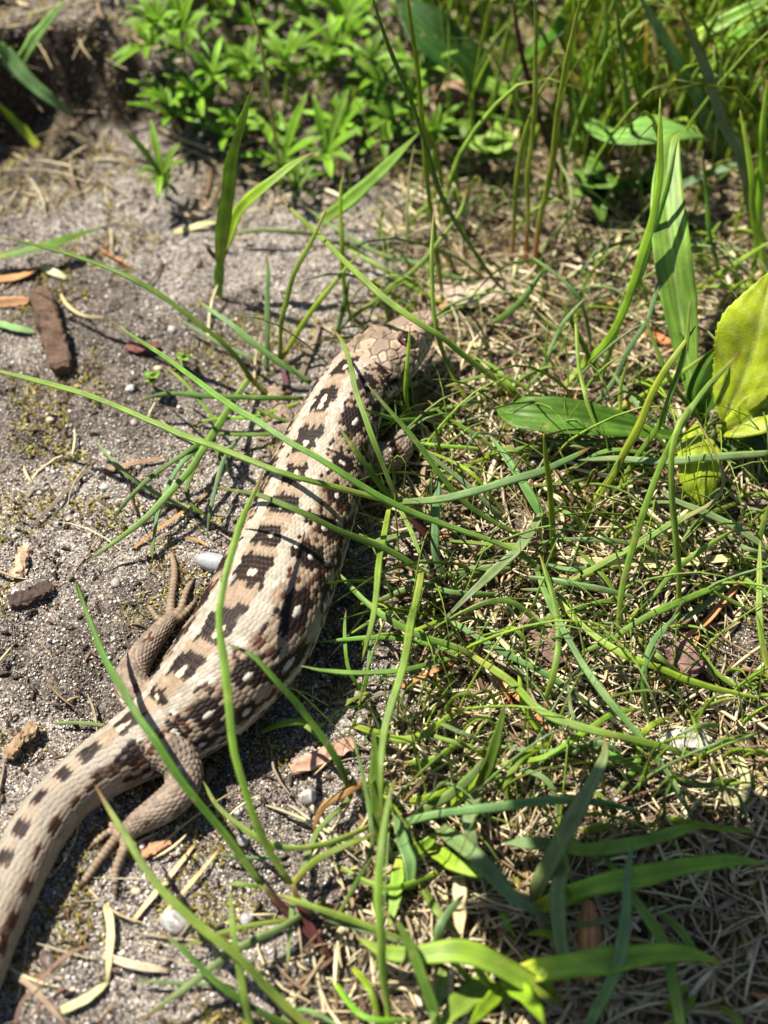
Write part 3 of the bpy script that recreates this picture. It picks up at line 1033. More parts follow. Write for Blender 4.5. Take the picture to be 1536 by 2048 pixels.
def tuft(label, blades, group=None, cat='grass', name='grass_tuft', sheaths=()):
    """a grass plant: an empty at its foot with blades (and leaf sheaths) as parts"""
    base = (sheaths[0][1] if sheaths else blades[0][2])[0]
    e = empty(name, W(base[0], base[1], 0))
    tag(e, label, cat, group)
    for (w, pts) in sheaths:
        blade(pts, w, 'r', e, 'sheath', n=12, taper=(1, .7))
    for (w, sty, pts) in blades:
        blade(pts, w, sty, e)
    return e


def single(label, w, sty, pts, group=None, cat='grass', name='grass_shoot', **k):
    o = blade(pts, w, sty, None, name, **k)
    return tag(o, label, cat, group)


MARKS = [(860, 630, 'the snout'), (800, 905, 'the elbow'), (690, 1060, 'the rib side'), (655, 1240, 'the flank'), (560, 1430, 'the groin'), (250, 1670, 'the near hind foot'),
         (1180, 1124, 'the thick level straw'), (1400, 1122, 'the end of the thick straw'), (1343, 560, 'the ribbed leaf'), (1120, 835, 'the dark smooth leaf'), (1470, 730, 'the yellow-green leaf'),
         (1402, 950, 'the hanging yellow leaf'), (1375, 1325, 'the root knob'), (1375, 1487, 'the white flake'), (1467, 1560, 'the straw loop'), (1178, 1870, 'the curled dead leaf'),
         (640, 1512, 'the wood chip'), (830, 1690, 'the leafy clump'), (1010, 1950, 'the widest blades'), (940, 585, 'the bleached flake'), (1060, 530, 'the pink-based stems'),
         (1085, 1280, 'the root piece'), (946, 1312, 'the flank tuft'), (880, 1100, 'the purple sheath'), (985, 1245, 'the brown stem'), (352, 1845, 'the milky pebble'), (615, 1595, 'the translucent pebble'),
         (105, 665, 'the twig stub'), (437, 600, 'the sprout'), (60, 1750, 'the tail'), (345, 1200, 'the far hind foot'), (434, 1128, 'the grey stone'), (270, 925, 'the pinkish stalk'),
         (335, 755, 'the tiny seedlings'), (669, 1930, 'the purple-based tuft'), (1290, 255, 'the drooping leaf'), (1195, 395, 'the oval-leaved herb'), (985, 310, 'the rounded-leaved herb'),
         (910, 200, 'the soil clod'), (40, 1120, 'the pale wood chip'), (60, 1190, 'the dark bark chip'), (45, 1490, 'the bark curl'), (285, 695, 'the reddish bark chip'), (215, 1900, 'the pale yellow straw'),
         (585, 150, 'the whorled herbs'), (160, 240, 'the dark hollow'), (1500, 350, 'the tall back grass'), (1240, 1600, 'the level blade'), (1325, 675, 'the orange bark chip'), (1150, 720, 'the grey rounded pebble'), (540, 150, 'the pale drooping stem'), (400, 90, 'the dark slanting blade'), (870, 70, 'the dark broad leaf'),
         (830, 160, 'the tall yellow-green stem'), (760, 330, 'the broad slanting blade'), (500, 230, 'the tip of the sprout'), (450, 20, 'the hanging stem end'), (640, 20, 'the dense grass'), (690, 100, 'the thickest green growth')]
HUE = {'g': 'green', 'b': 'blue-green', 'y': 'bright yellow-green', 'd': 'dark green', 'p': 'pale', 'r': 'purple', 'm': 'pink-based', 'o': 'orange-tan', 's': 'pale', 'k': 'grey-brown', 'l': 'light green'}


def near(x, y):
    return min(MARKS, key=lambda m_: (m_[0] - x) ** 2 + ((m_[1] - y) * 1.2) ** 2)[2]


def autolabel(kind, sty, w, pts, wide=.11):
    a, b = near(*pts[0][:2]), near(*pts[-1][:2])
    L = sum(math.hypot(p[0] - q[0], p[1] - q[1]) for p, q in zip(pts, pts[1:]))
    size = 'short' if L < 130 else ('long' if L > 330 else '')
    t = ' '.join(x for x in ((size, 'broad' if w > wide else '' if size else 'thin', HUE[sty], kind)) if x)
    out_ = t + (' beside ' + a if a == b else ' from %s to %s' % (a, b))
    return out_ if len(out_.split()) <= 15 else t + ' ending by ' + b


# ------------------------------------------------------------------ grass that crosses the lizard
tuft('grass tuft with one long blade arching over the lizard back behind its shoulders',
     [(.085, 'g', [(1085, 1138, .25), (1000, 1088, .7), (794, 1014, 1.5), (664, 930, 2.0), (560, 870, 2.1), (470, 818, 2.0), (352, 732, 1.7), (225, 644, 1.3)]),
      (.085, 'b', [(1072, 1136, .3), (1097, 1201, .7), (1153, 1304, .9), (1215, 1397, .9), (1277, 1471, .75), (1314, 1517, .6), (1349, 1566, .5), (1387, 1647, .3)]),
      (.07, 'g', [(1075, 1136, .3), (1040, 1105, .55), (1012, 1090, .6), (998, 1085, .6)])],
     sheaths=[(.10, [(1150, 1150, 0), (1110, 1142, .12), (1075, 1134, .35)])])
tuft('grass tuft with purple sheath beside the elbow, blades fanning over the shoulders',
     [(.085, 'g', [(795, 1006, .75), (664, 974, 1.5), (560, 945, 1.8), (390, 880, 1.8), (200, 800, 1.6), (0, 742, 1.3), (-60, 724, 1.2)]),
      (.085, 'd', [(793, 1006, .75), (755, 960, 1.2), (716, 905, 1.6), (677, 854, 1.75)]),
      (.075, 'g', [(797, 1004, .75), (770, 940, 1.2), (742, 860, 1.6), (712, 765, 1.75), (690, 700, 1.75), (665, 655, 1.65)]),
      (.115, 'b', [(797, 1004, .7), (870, 996, .9), (950, 982, 1.0), (1070, 948, 1.0), (1130, 922, .95), (1182, 894, .85)]),
      (.085, 'g', [(779, 1010, .8), (768, 1090, 1.1), (757, 1150, 1.2), (742, 1240, 1.15), (724, 1322, .9)]),
      (.06, 'g', [(797, 1014, .7), (820, 1060, .75), (838, 1105, .7), (856, 1146, .6)])],
     sheaths=[(.13, [(884, 1104, 0), (860, 1078, .25), (826, 1040, .5), (796, 1008, .75)])])
tuft('grass tuft with brown stem beside the flank, blade reaching across mid back',
     [(.085, 'd', [(946, 1215, .15), (904, 1186, .3), (838, 1143, .7), (755, 1095, 1.2), (637, 1044, 1.75), (577, 1016, 1.9), (521, 991, 1.9), (470, 982, 1.75), (434, 974, 1.6)]),
      (.10, 'g', [(843, 1143, .7), (833, 1212, 1.0), (820, 1270, 1.15), (800, 1360, 1.2), (772, 1465, 1.2), (763, 1560, 1.1), (765, 1645, .8)]),
      (.06, 'g', [(840, 1148, .6), (790, 1100, .8), (740, 1080, .9), (715, 1066, .9)])],
     sheaths=[(.13, [(985, 1245, 0), (946, 1215, .15), (904, 1186, .35), (850, 1150, .68)])])
tuft('tall grass tuft with purple base below the hind leg, blades bowing over the tail root',
     [(.09, 'g', [(584, 1770, .5), (547, 1715, .8), (510, 1638, 1.2), (470, 1496, 1.7), (449, 1360, 2.1), (444, 1252, 2.25), (458, 1146, 2.3), (486, 1041, 2.25), (530, 934, 2.1)]),
      (.095, 'd', [(525, 1773, .4), (456, 1678, .8), (365, 1569, 1.25), (292, 1459, 1.55), (222, 1350, 1.6), (185, 1260, 1.5), (154, 1168, 1.35)]),
      (.085, 'g', [(584, 1768, .5), (625, 1728, .7), (665, 1705, .8), (753, 1666, .8)]),
      (.06, 'g', [(525, 1775, .4), (490, 1770, .5), (456, 1766, .5)]),
      (.06, 'b', [(600, 1795, .4), (660, 1838, .5), (700, 1850, .5), (768, 1872, .5), (830, 1893, .4)])],
     sheaths=[(.10, [(669, 1937, 0), (635, 1880, .15), (606, 1826, .3), (584, 1768, .52)]), (.11, [(668, 1936, 0), (615, 1862, .15), (565, 1812, .3), (525, 1772, .42)])])
tuft('grass tuft beside the flank with thin blades spreading low to both sides',
     [(.085, 'g', [(946, 1312, .35), (912, 1295, .5), (815, 1261, .75), (737, 1209, .85), (669, 1138, .8)]),
      (.10, 'g', [(946, 1312, .35), (1018, 1361, .65), (1087, 1420, .85), (1209, 1462, .9), (1314, 1490, .75), (1414, 1515, .45)]),
      (.07, 'g', [(920, 1312, .25), (803, 1338, .75), (660, 1341, .95), (602, 1332, 1.0)]),
      (.06, 'g', [(916, 1308, .3), (830, 1284, .5), (740, 1275, .6), (632, 1284, .6)]),
      (.06, 'o', [(938, 1300, .3), (990, 1350, .35), (1032, 1424, .2)])])
single('dark thin grass blade leaning over the lower flank from the bare sand', .085, 'd', [(701, 1593, .2), (683, 1536, .6), (651, 1484, .9), (606, 1434, 1.2), (556, 1375, 1.6), (507, 1315, 1.8), (454, 1287, 1.8)])
single('thin upright grass blade standing in front of the lizard eye', .065, 'y', [(820, 872, .05), (817, 830, .4), (812, 794, .75), (815, 742, 1.1), (820, 651, 1.6)])
tuft('grass tuft by the snout with one long blade lying across the head',
     [(.09, 'g', [(1050, 808, .1), (1000, 767, .45), (923, 709, 1.0), (858, 660, 1.5), (770, 592, 1.75), (728, 556, 1.8), (630, 468, 1.75), (556, 388, 1.5)]),
      (.06, 'y', [(1050, 810, .1), (1020, 770, .4), (990, 735, .55), (940, 710, .6)])])
single('thin grass blade rising past the snout tip', .07, 'g', [(936, 806, .05), (891, 722, .6), (871, 657, 1.2), (863, 592, 1.6), (861, 510, 2.0), (868, 413, 2.3)])
single('grass blade over the neck side ending above the ear', .08, 'd', [(1048, 1073, .05), (1030, 1063, .2), (946, 1014, .6), (885, 950, 1.0), (820, 867, 1.4), (768, 807, 1.6), (732, 766, 1.7)])
single('short grass blade with yellow end beside the forearm', .06, 'g', [(850, 838, .3), (800, 838, .7), (768, 831, .95), (714, 814, 1.3)])

# ------------------------------------------------------------------ grass around the head
tuft('grass tuft behind the head with upright blades and a hooked one',
     [(.07, 'y', [(701, 640, .05), (686, 559, .7), (681, 478, 1.3), (682, 380, 1.9), (688, 345, 2.1)]),
      (.07, 'g', [(703, 639, .05), (777, 575, .6), (825, 539, .9), (884, 478, 1.2), (920, 422, 1.4), (933, 375, 1.5)]),
      (.08, 'd', [(672, 676, .05), (686, 614, .5), (699, 556, .9)])])
tuft('grass tuft with red stem base by the neck, two blades leaning away over the sand',
     [(.075, 'g', [(560, 716, .15), (565, 640, .8), (585, 562, 1.4), (624, 478, 1.9), (656, 413, 2.2)]),
      (.08, 'y', [(563, 718, .15), (600, 660, .5), (646, 595, .9), (682, 549, 1.1), (715, 510, 1.3)]),
      (.09, 'b', [(622, 766, .15), (565, 725, .5), (488, 673, .8), (391, 598, .9)])],
     sheaths=[(.09, [(580, 790, 0), (570, 755, .08), (561, 716, .16)])])
single('single grey-green grass blade standing on sand near the neck', .085, 'b', [(533, 742, .03), (534, 673, .5), (537, 575, 1.1), (533, 505, 1.5)])
single('long dark grass blade bowing from the neck over bare sand past the twig stub', .075, 'd', [(545, 800, .05), (498, 752, .35), (469, 712, .7), (410, 658, 1.1), (332, 599, 1.4), (234, 548, 1.5), (117, 501, 1.4), (-10, 470, 1.2)])
tuft('sprawling grass tuft by the shoulders with many blades flopped onto bare sand',
     [(.10, 'g', [(498, 756, .3), (457, 822, .55), (410, 896, .7), (371, 955, .7), (293, 1033, .55), (234, 1080, .4), (172, 1124, .2)]),
      (.07, 'd', [(440, 858, .4), (391, 892, .55), (312, 947, .5), (254, 1002, .35), (223, 1046, .2)]),
      (.065, 'b', [(420, 876, .4), (352, 935, .6), (320, 1005, .5), (309, 1064, .3), (304, 1124, .1)]),
      (.065, 'd', [(418, 880, .4), (383, 947, .5), (375, 986, .45), (398, 1021, .3), (446, 1034, .15)]),
      (.06, 'b', [(484, 866, .3), (441, 935, .5), (422, 1005, .4), (414, 1074, .1)]),
      (.055, 'd', [(426, 868, .35), (437, 912, .4), (466, 957, .2)]),
      (.06, 'g', [(436, 852, .3), (426, 834, .4), (371, 767, .6), (328, 731, .7)])],
     sheaths=[(.09, [(548, 802, 0), (520, 776, .12), (497, 753, .32)])])
single('grass blade lying flat on sand between the pinkish stalk and the grey stone', .065, 'b', [(392, 1022, .05), (312, 986, .15), (254, 947, .25), (190, 882, .3)])
single('dark grass blade with bent tip reaching from neck to the tiny seedlings', .075, 'd', [(606, 796, .3), (527, 795, .5), (430, 791, .6), (340, 784, .55), (273, 804, .3)])
single('yellow-green grass blade reaching over sand just above the shoulder', .06, 'y', [(600, 805, .3), (508, 830, .5), (430, 837, .5), (383, 850, .4)])
single('short grass blade ending at the shoulder', .06, 'd', [(580, 864, .5), (508, 869, .5), (420, 865, .4)])
single('short dark grass blade tucked against the far shoulder', .06, 'd', [(585, 845, .6), (550, 835, .6), (508, 815, .5)])
single('greyish grass blade lying on sand below the sprout', .06, 'b', [(520, 724, .05), (430, 681, .2), (352, 634, .2)])
single('pale grass blade crossing behind the head', .075, 'l', [(886, 606, .1), (809, 562, .4), (760, 533, .5), (686, 494, .5)])
single('long grass blade lying low behind the head towards the bark flake', .08, 'b', [(990, 576, .1), (891, 552, .3), (825, 530, .4), (744, 497, .5), (672, 455, .55), (610, 414, .5)])
single('grass blade lying horizontal behind the neck on sand', .08, 'b', [(625, 468, .2), (560, 461, .35), (500, 461, .35), (455, 473, .2)])

# ------------------------------------------------------------------ tall thin stems behind the head
single('very tall thin yellow-green grass stem rooted just behind the snout', .075, 'y', [(888, 614, 0), (868, 478, 1.1), (855, 380, 2.0), (840, 200, 3.6), (815, 0, 5.2), (810, -60, 5.6)])
single('tall dark thread-like grass stem curving down behind the bark flake', .075, 'd', [(1040, 604, 0), (993, 565, .4), (918, 460, 1.4), (868, 350, 2.3), (823, 210, 3.5), (768, 65, 4.5), (735, -40, 5.2)])
tuft('cluster of tall grass stems with pink bases behind the dry flake',
     [(.10, 'm', [(1068, 545, 0), (1078, 435, .9), (1093, 375, 1.4), (1113, 280, 2.2), (1138, 110, 3.6), (1165, -20, 4.6)]),
      (.075, 'm', [(1053, 535, 0), (1053, 450, .7), (1058, 325, 1.7), (1068, 200, 2.7), (1069, -20, 4.3)]),
      (.075, 'm', [(1023, 525, 0), (1033, 350, 1.4), (1068, 215, 2.5), (1118, 130, 3.1)]),
      (.065, 'p', [(1075, 505, .05), (1105, 472, .3), (1138, 425, .7), (1138, 360, 1.0), (1113, 318, 1.1)])])
single('pinkish bare stem leaning up through the leaves behind the pink-based stems', .09, 'r', [(1124, 362, .1), (1078, 235, 1.2), (1048, 110, 2.2), (1020, -20, 3.2)])
single('tall thin grass stem rising beside the long ribbed leaf', .07, 'g', [(1290, 458, 0), (1278, 340, 1.0), (1263, 225, 2.0), (1243, 100, 3.0), (1232, -20, 4.0)])
single('pale drooping grass stem hanging behind the two-leaved sprout', .06, 'p', [(562, 402, 0), (555, 325, .8), (540, 200, 2.0), (525, 85, 3.0), (495, 0, 3.8)])
single('broad blurred grass blade slanting up from behind the head', .22, 'g', [(640, 446, .3), (690, 408, .7), (760, 345, 1.2), (838, 266, 1.8)])
single('thin pale stem upright behind the grass crossing the head', .05, 'p', [(815, 560, .05), (812, 470, .8), (818, 370, 1.5), (828, 290, 2.0)])

# two-leaved sprout
e = empty('sprout', W(437, 600, 0)); tag(e, 'upright green sprout with two pointed leaves standing on bare sand', 'sprout')
blade([(437, 603, -.1), (440, 560, .35), (442, 505, .9)], .17, 'l', e, 'stem', taper=(1, .9), n=12)
blade([(440, 520, .8), (450, 400, 1.9), (475, 290, 2.9), (506, 172, 3.9)], .21, 'y', e, 'leaf', fold=.5, twist=.2)
blade([(444, 508, .9), (475, 435, 1.4), (525, 380, 1.8), (580, 335, 2.1), (628, 303, 2.3)], .19, 'y', e, 'leaf', fold=.5, twist=.2)
blade([(436, 520, .75), (422, 505, .9), (412, 492, 1.0)], .07, 'r', e, 'leaf', n=8)

# ------------------------------------------------------------------ right middle tangle
G1 = 'thin grass blades in the tangle beside the lizard'
for (w, sty, pts) in [
    (.085, 'y', [(1109, 1128, .05), (1103, 1057, .7), (1095, 953, 1.5), (1087, 868, 2.1)]),
    (.085, 'g', [(1356, 1238, .05), (1358, 1108, 1.0), (1347, 974, 1.8), (1347, 890, 2.2), (1380, 817, 2.4), (1478, 702, 2.5)]),
    (.055, 'p', [(1148, 1152, .1), (1210, 1115, .4), (1273, 1086, .7), (1376, 1028, 1.0), (1434, 995, 1.2), (1446, 953, 1.4), (1434, 912, 1.6), (1393, 837, 1.8)]),
    (.12, 'y', [(1126, 777, .05), (1157, 738, .3), (1209, 686, .8), (1251, 609, 1.4), (1286, 505, 2.1), (1315, 350, 3.0), (1320, 195, 3.8)]),
    (.10, 'g', [(1200, 768, .05), (1228, 680, .7), (1258, 590, 1.3), (1300, 470, 2.1), (1335, 360, 2.7), (1356, 272, 3.2)]),
    (.105, 'y', [(1165, 1032, .1), (1231, 945, .7), (1273, 866, 1.2), (1310, 779, 1.6), (1347, 717, 1.9), (1391, 652, 2.1)]),
    (.08, 'g', [(1239, 985, .05), (1252, 953, .3), (1314, 850, 1.1), (1347, 767, 1.6), (1372, 684, 2.0), (1380, 600, 2.4)]),
    (.085, 'g', [(1237, 1275, .05), (1246, 1167, .7), (1271, 1084, 1.1), (1296, 1008, 1.5), (1335, 904, 2.0), (1368, 842, 2.3), (1418, 771, 2.5), (1482, 707, 2.6)]),
    (.07, 'd', [(1272, 873, .3), (1148, 883, .5), (1074, 875, .4)]),
    (.11, 'b', [(1540, 906, .8), (1397, 914, .9), (1355, 920, .85), (1252, 920, .7), (1157, 920, .5)]),
    (.075, 'g', [(1206, 775, .05), (1175, 707, .6), (1147, 651, 1.0), (1119, 594, 1.4)]),
    (.06, 'b', [(1183, 694, .1), (1161, 606, .8), (1115, 554, 1.1), (1044, 500, 1.3)]),
    (.06, 'g', [(1154, 698, .1), (1087, 641, .5), (1027, 587, .8)]),
    (.06, 'b', [(1045, 781, .1), (1077, 749, .4), (1098, 704, .7), (1129, 644, 1.1), (1172, 594, 1.4)]),
    (.06, 'g', [(1152, 648, 1.2), (1154, 714, 1.1), (1168, 791, .9), (1195, 857, .7), (1217, 879, .6)]),
    (.10, 'd', [(985, 645, .6), (1020, 622, .8), (1052, 588, 1.0), (1088, 538, 1.3)]),
    (.06, 'l', [(1244, 870, .1), (1241, 829, .4), (1241, 777, .7), (1256, 723, 1.0)]),
    (.065, 'b', [(1349, 866, .1), (1297, 829, .4), (1262, 794, .5), (1214, 733, .7)]),
    (.075, 'b', [(1185, 813, .05), (1227, 766, .4), (1258, 707, .8), (1290, 644, 1.2), (1314, 575, 1.6), (1329, 527, 1.8)]),
    (.075, 'y', [(1223, 828, .1), (1325, 766, .6), (1366, 742, .8), (1416, 706, 1.0)]),
    (.07, 'd', [(1420, 868, .1), (1380, 812, .6), (1342, 759, 1.0), (1314, 697, 1.3), (1285, 620, 1.6)]),
    (.06, 'l', [(960, 898, .3), (890, 892, .4), (836, 885, .35)]),
    (.06, 'g', [(1010, 918, .05), (962, 875, .4), (885, 828, .7), (856, 800, .8)]),
    (.06, 'g', [(960, 803, .3), (898, 815, .4), (820, 829, .3)]),
    (.07, 'b', [(1012, 1048, .05), (989, 1020, .3), (946, 983, .5), (890, 935, .7), (833, 884, .9)]),
    (.115, 'b', [(888, 1160, .05), (869, 1100, .4), (872, 1012, .7), (881, 944, .9)]),
    (.13, 'b', [(1102, 1058, .1), (1086, 1036, .25), (1045, 966, .5), (995, 891, .6), (978, 868, .6)]),
    (.14, 'b', [(1088, 1022, .3), (1047, 1083, .6), (1004, 1129, .7), (946, 1181, .7), (880, 1246, .45)]),
    (.115, 'b', [(1020, 1134, .1), (946, 1138, .3), (886, 1152, .2)]),
    (.08, 'b', [(860, 1166, .15), (803, 1181, .3), (746, 1207, .3)]),
    (.09, 'b', [(825, 1066, .3), (760, 1083, .4), (702, 1107, .4)]),
    (.08, 'b', [(893, 1236, .4), (946, 1267, .5), (1018, 1307, .5), (1100, 1355, .35), (1180, 1407, .15)]),
    (.05, 'g', [(728, 1389, .05), (700, 1341, .4), (689, 1269, .6), (692, 1219, .7)]),
    (.05, 'b', [(729, 1386, .05), (734, 1341, .3), (744, 1262, .5)]),
    (.08, 'b', [(1058, 1155, .5), (1138, 1167, .6), (1200, 1177, .55), (1246, 1189, .4), (1284, 1198, .25)]),
    (.07, 'b', [(1358, 1119, .1), (1265, 1090, .4), (1200, 1082, .5), (1122, 1081, .5), (1058, 1090, .4)]),
    (.09, 'g', [(1137, 1162, .3), (1200, 1130, .5), (1265, 1093, .7), (1339, 1047, .9), (1399, 1018, 1.0)]),
    (.085, 'g', [(1263, 1235, .1), (1308, 1189, .4), (1348, 1143, .6), (1401, 1102, .8), (1471, 1057, .9)]),
    (.09, 'y', [(1115, 1200, .5), (1178, 1264, .6), (1246, 1310, .65), (1289, 1329, .65), (1339, 1347, .6), (1401, 1366, .5), (1540, 1402, .3)]),
    (.08, 'b', [(1296, 1443, .05), (1288, 1388, .4), (1289, 1341, .6), (1296, 1310, .7), (1317, 1270, .7), (1360, 1224, .6)]),
    (.07, 'b', [(1200, 1426, .05), (1122, 1369, .3), (1058, 1328, .4)]),
    (.085, 'g', [(1090, 1402, .3), (1107, 1350, .6), (1116, 1264, .8), (1103, 1186, .9), (1079, 1108, .9)]),
    (.065, 'g', [(1265, 1244, .05), (1215, 1164, .4), (1169, 1112, .5), (1109, 1055, .5)]),
    (.085, 'l', [(1540, 1355, .3), (1519, 1248, .7), (1516, 1155, .9), (1520, 1082, 1.0)]),
    (.085, 'g', [(1482, 1148, .1), (1519, 1078, .6), (1540, 1005, 1.0)]),
    (.06, 'g', [(1078, 1090, .4), (946, 1083, .35), (860, 1078, .3)]),
    (.10, 'b', [(1540, 1100, .6), (1440, 1040, .7), (1350, 1000, .75), (1320, 980, .7)]),
    (.06, 'm', [(1540, 1358, .2), (1500, 1372, .15), (1466, 1370, .15), (1429, 1341, .25), (1397, 1293, .35)]),
]:
    single(autolabel('grass blade', sty, w, pts), w, sty, pts, G1)
tuft('grass tuft on pale sand, its long blade running over moss to the root piece',
     [(.095, 'g', [(1469, 1156, .2), (1401, 1183, .5), (1339, 1214, .65), (1277, 1245, .65), (1200, 1288, .5), (1133, 1317, .25)]),
      (.08, 'g', [(1479, 1152, .2), (1536, 1190, .4), (1570, 1215, .4)]),
      (.075, 'b', [(1451, 1174, .2), (1401, 1214, .35), (1355, 1246, .3)])])

# ------------------------------------------------------------------ lower part
tuft('leafy grass clump with broad short blades growing from straw below the flank',
     [(.20, 'd', [(778, 1718, .1), (760, 1649, .5), (752, 1561, .9), (746, 1457, 1.3)]),
      (.17, 'b', [(820, 1778, .3), (820, 1726, .45), (806, 1684, .5), (785, 1612, .6)]),
      (.17, 'l', [(803, 1719, .2), (792, 1790, .35), (778, 1855, .3)]),
      (.22, 'b', [(880, 1655, .3), (920, 1692, .6), (961, 1733, .75), (1017, 1790, .7), (1060, 1815, .6), (1106, 1846, .35)]),
      (.20, 'y', [(862, 1698, .2), (912, 1730, .4), (955, 1746, .45), (988, 1752, .4)]),
      (.18, 'y', [(813, 1706, .2), (852, 1688, .4), (875, 1664, .45)]),
      (.12, 'b', [(841, 1625, .2), (897, 1589, .5), (940, 1554, .7), (965, 1518, .8)]),
      (.15, 'y', [(894, 1614, .15), (929, 1589, .4), (958, 1546, .55)])])
tuft('grass clump with dark blue-green arching blades beside the moss',
     [(.15, 'd', [(957, 1577, .15), (978, 1519, .6), (996, 1466, .9), (1011, 1404, 1.2)]),
      (.17, 'b', [(957, 1578, .3), (940, 1631, .55), (947, 1684, .5), (962, 1732, .3)]),
      (.06, 'g', [(1000, 1523, .2), (933, 1491, .4), (876, 1473, .45), (830, 1462, .4)]),
      (.08, 'y', [(1000, 1528, .15), (1087, 1517, .45), (1157, 1472, .6), (1223, 1430, .65), (1287, 1416, .55)])])
single('long thin grass blade lying level over the lower clump', .105, 'b', [(806, 1646, .6), (876, 1628, .8), (964, 1614, .9), (1100, 1600, .9), (1195, 1605, .8), (1265, 1619, .6), (1292, 1623, .5)])
single('tall pale grass blade rising straight past the wood chip side of the clump', .10, 'l', [(780, 2070, .2), (778, 2040, .4), (767, 1895, 1.1), (762, 1807, 1.4), (766, 1702, 1.6), (771, 1631, 1.6), (786, 1562, 1.6)])
single('grass blade with brown tip bending down to the lower edge', .13, 'd', [(885, 2080, .3), (876, 2048, .5), (841, 1948, .9), (806, 1863, 1.1), (763, 1816, 1.1)])
single('grass blade curving along the straw to the broad blade', .08, 'g', [(828, 1892, .2), (771, 1870, .5), (701, 1842, .6), (613, 1811, .6), (555, 1788, .5)])
tuft('coarse grass with the widest blades rooted among straw and moss',
     [(.27, 'g', [(1110, 1996, .3), (1052, 1969, .6), (982, 1930, .8), (912, 1909, .85), (841, 1909, .75), (771, 1902, .6), (710, 1873, .4)]),
      (.28, 'l', [(1042, 1948, .4), (1122, 1933, .7), (1209, 1922, .85), (1314, 1905, .85), (1401, 1912, .7), (1448, 1930, .5)]),
      (.24, 'y', [(1010, 1957, .4), (1052, 1996, .7), (1090, 2052, 1.0)]),
      (.18, 'y', [(1014, 1962, .3), (964, 2018, .6), (938, 2052, .8)]),
      (.30, 'g', [(985, 1960, .2), (912, 2018, .4), (885, 2056, .5)]),
      (.13, 'b', [(887, 1937, .2), (876, 2000, .5), (860, 2052, .7)])])
tuft('blue-green grass with crossing broad blades above the curled dead leaf',
     [(.22, 'b', [(1075, 1806, .1), (1080, 1769, .3), (1105, 1716, .6), (1133, 1664, .8), (1167, 1601, .9), (1206, 1517, .95), (1210, 1470, .9)]),
      (.24, 'l', [(1076, 1815, .15), (1140, 1786, .55), (1209, 1762, .85), (1297, 1744, 1.0), (1384, 1727, 1.0), (1471, 1723, .9), (1545, 1730, .7)]),
      (.19, 'b', [(1115, 1702, .4), (1127, 1727, .5), (1119, 1786, .6), (1122, 1873, .65), (1129, 1926, .6), (1137, 1998, .4)]),
      (.17, 'g', [(1112, 1690, .4), (1167, 1699, .6), (1244, 1692, .75), (1314, 1675, .8), (1384, 1657, .7), (1452, 1650, .5)]),
      (.15, 'y', [(1077, 1812, .1), (1100, 1790, .3), (1130, 1768, .4)]),
      (.16, 'b', [(1108, 1690, .4), (1060, 1688, .5), (1000, 1684, .45)])])
single('grey-green folded grass stem beside the curled dead leaf', .15, 'b', [(1170, 2065, .1), (1209, 1978, .6), (1237, 1908, .95), (1251, 1821, 1.25), (1251, 1769, 1.35), (1258, 1716, 1.4), (1273, 1662, 1.45)])
single('grass blade slanting from the crossing broad blades into the shade', .13, 'g', [(1366, 2070, .5), (1339, 1926, .6), (1314, 1873, .6), (1262, 1797, .6), (1227, 1741, .55), (1174, 1662, .45)])
single('yellow-green short blade sticking out of moss near the level blade', .10, 'y', [(1165, 1664, .15), (1200, 1655, .3), (1236, 1652, .35)])
G2 = 'thin grass blades on the sand below the lizard'
for (w, sty, pts) in [
    (.07, 'b', [(701, 1596, .15), (648, 1649, .4), (630, 1677, .5), (606, 1737, .5), (588, 1790, .4), (574, 1950, .15)]),
    (.055, 'd', [(658, 1855, .05), (683, 1818, .25), (732, 1719, .5), (736, 1649, .6), (725, 1543, .6), (700, 1457, .6)]),
    (.075, 'g', [(752, 1645, .4), (700, 1670, .6), (630, 1687, .7), (560, 1685, .75), (503, 1663, .75), (437, 1612, .75), (407, 1563, .7)]),
    (.10, 'g', [(665, 2095, .1), (560, 2006, .5), (492, 1941, .8), (419, 1871, 1.0), (328, 1780, 1.15), (255, 1689, 1.2), (190, 1570, 1.2)]),
    (.085, 'd', [(600, 2060, .1), (510, 2024, .4), (437, 1962, .6), (365, 1897, .7), (316, 1858, .7)]),
    (.085, 'g', [(512, 2095, .1), (500, 2048, .35), (485, 1970, .65), (470, 1879, .85), (459, 1778, .95)]),
    (.09, 'b', [(650, 1800, .1), (560, 1857, .35), (510, 1882, .45), (437, 1930, .5), (365, 1984, .45), (270, 2053, .3)]),
    (.05, 'b', [(423, 1968, .1), (350, 1966, .15), (268, 1961, .15)]),
    (.06, 'g', [(600, 1838, .1), (560, 1842, .2), (474, 1857, .3), (356, 1898, .25)]),
    (.05, 'b', [(565, 1715, .15), (485, 1716, .2), (436, 1707, .2)]),
    (.05, 'b', [(560, 2040, .1), (600, 2020, .2), (640, 2030, .25), (680, 2055, .3)]),
    (.05, 'g', [(735, 1385, .05), (705, 1400, .15), (690, 1412, .2)]),
    (.05, 'b', [(220, 1453, .1), (160, 1447, .12), (102, 1446, .1)]),
    (.06, 'd', [(165, 1205, .05), (157, 1180, .15), (152, 1160, .25)]),
]:
    single(autolabel('low grass blade', sty, w, pts), w, sty, pts, G2)
single('yellowed withered grass blade hanging between leafy clump and translucent pebble', .085, 'o', [(725, 1567, .3), (690, 1586, .4), (648, 1610, .35), (622, 1668, .15)])
single('flat yellow-green dying blade lying down the straw', .17, 's', [(919, 1752, .15), (921, 1820, .15), (919, 1897, .1)], cat='dry grass', name='withered_shoot')

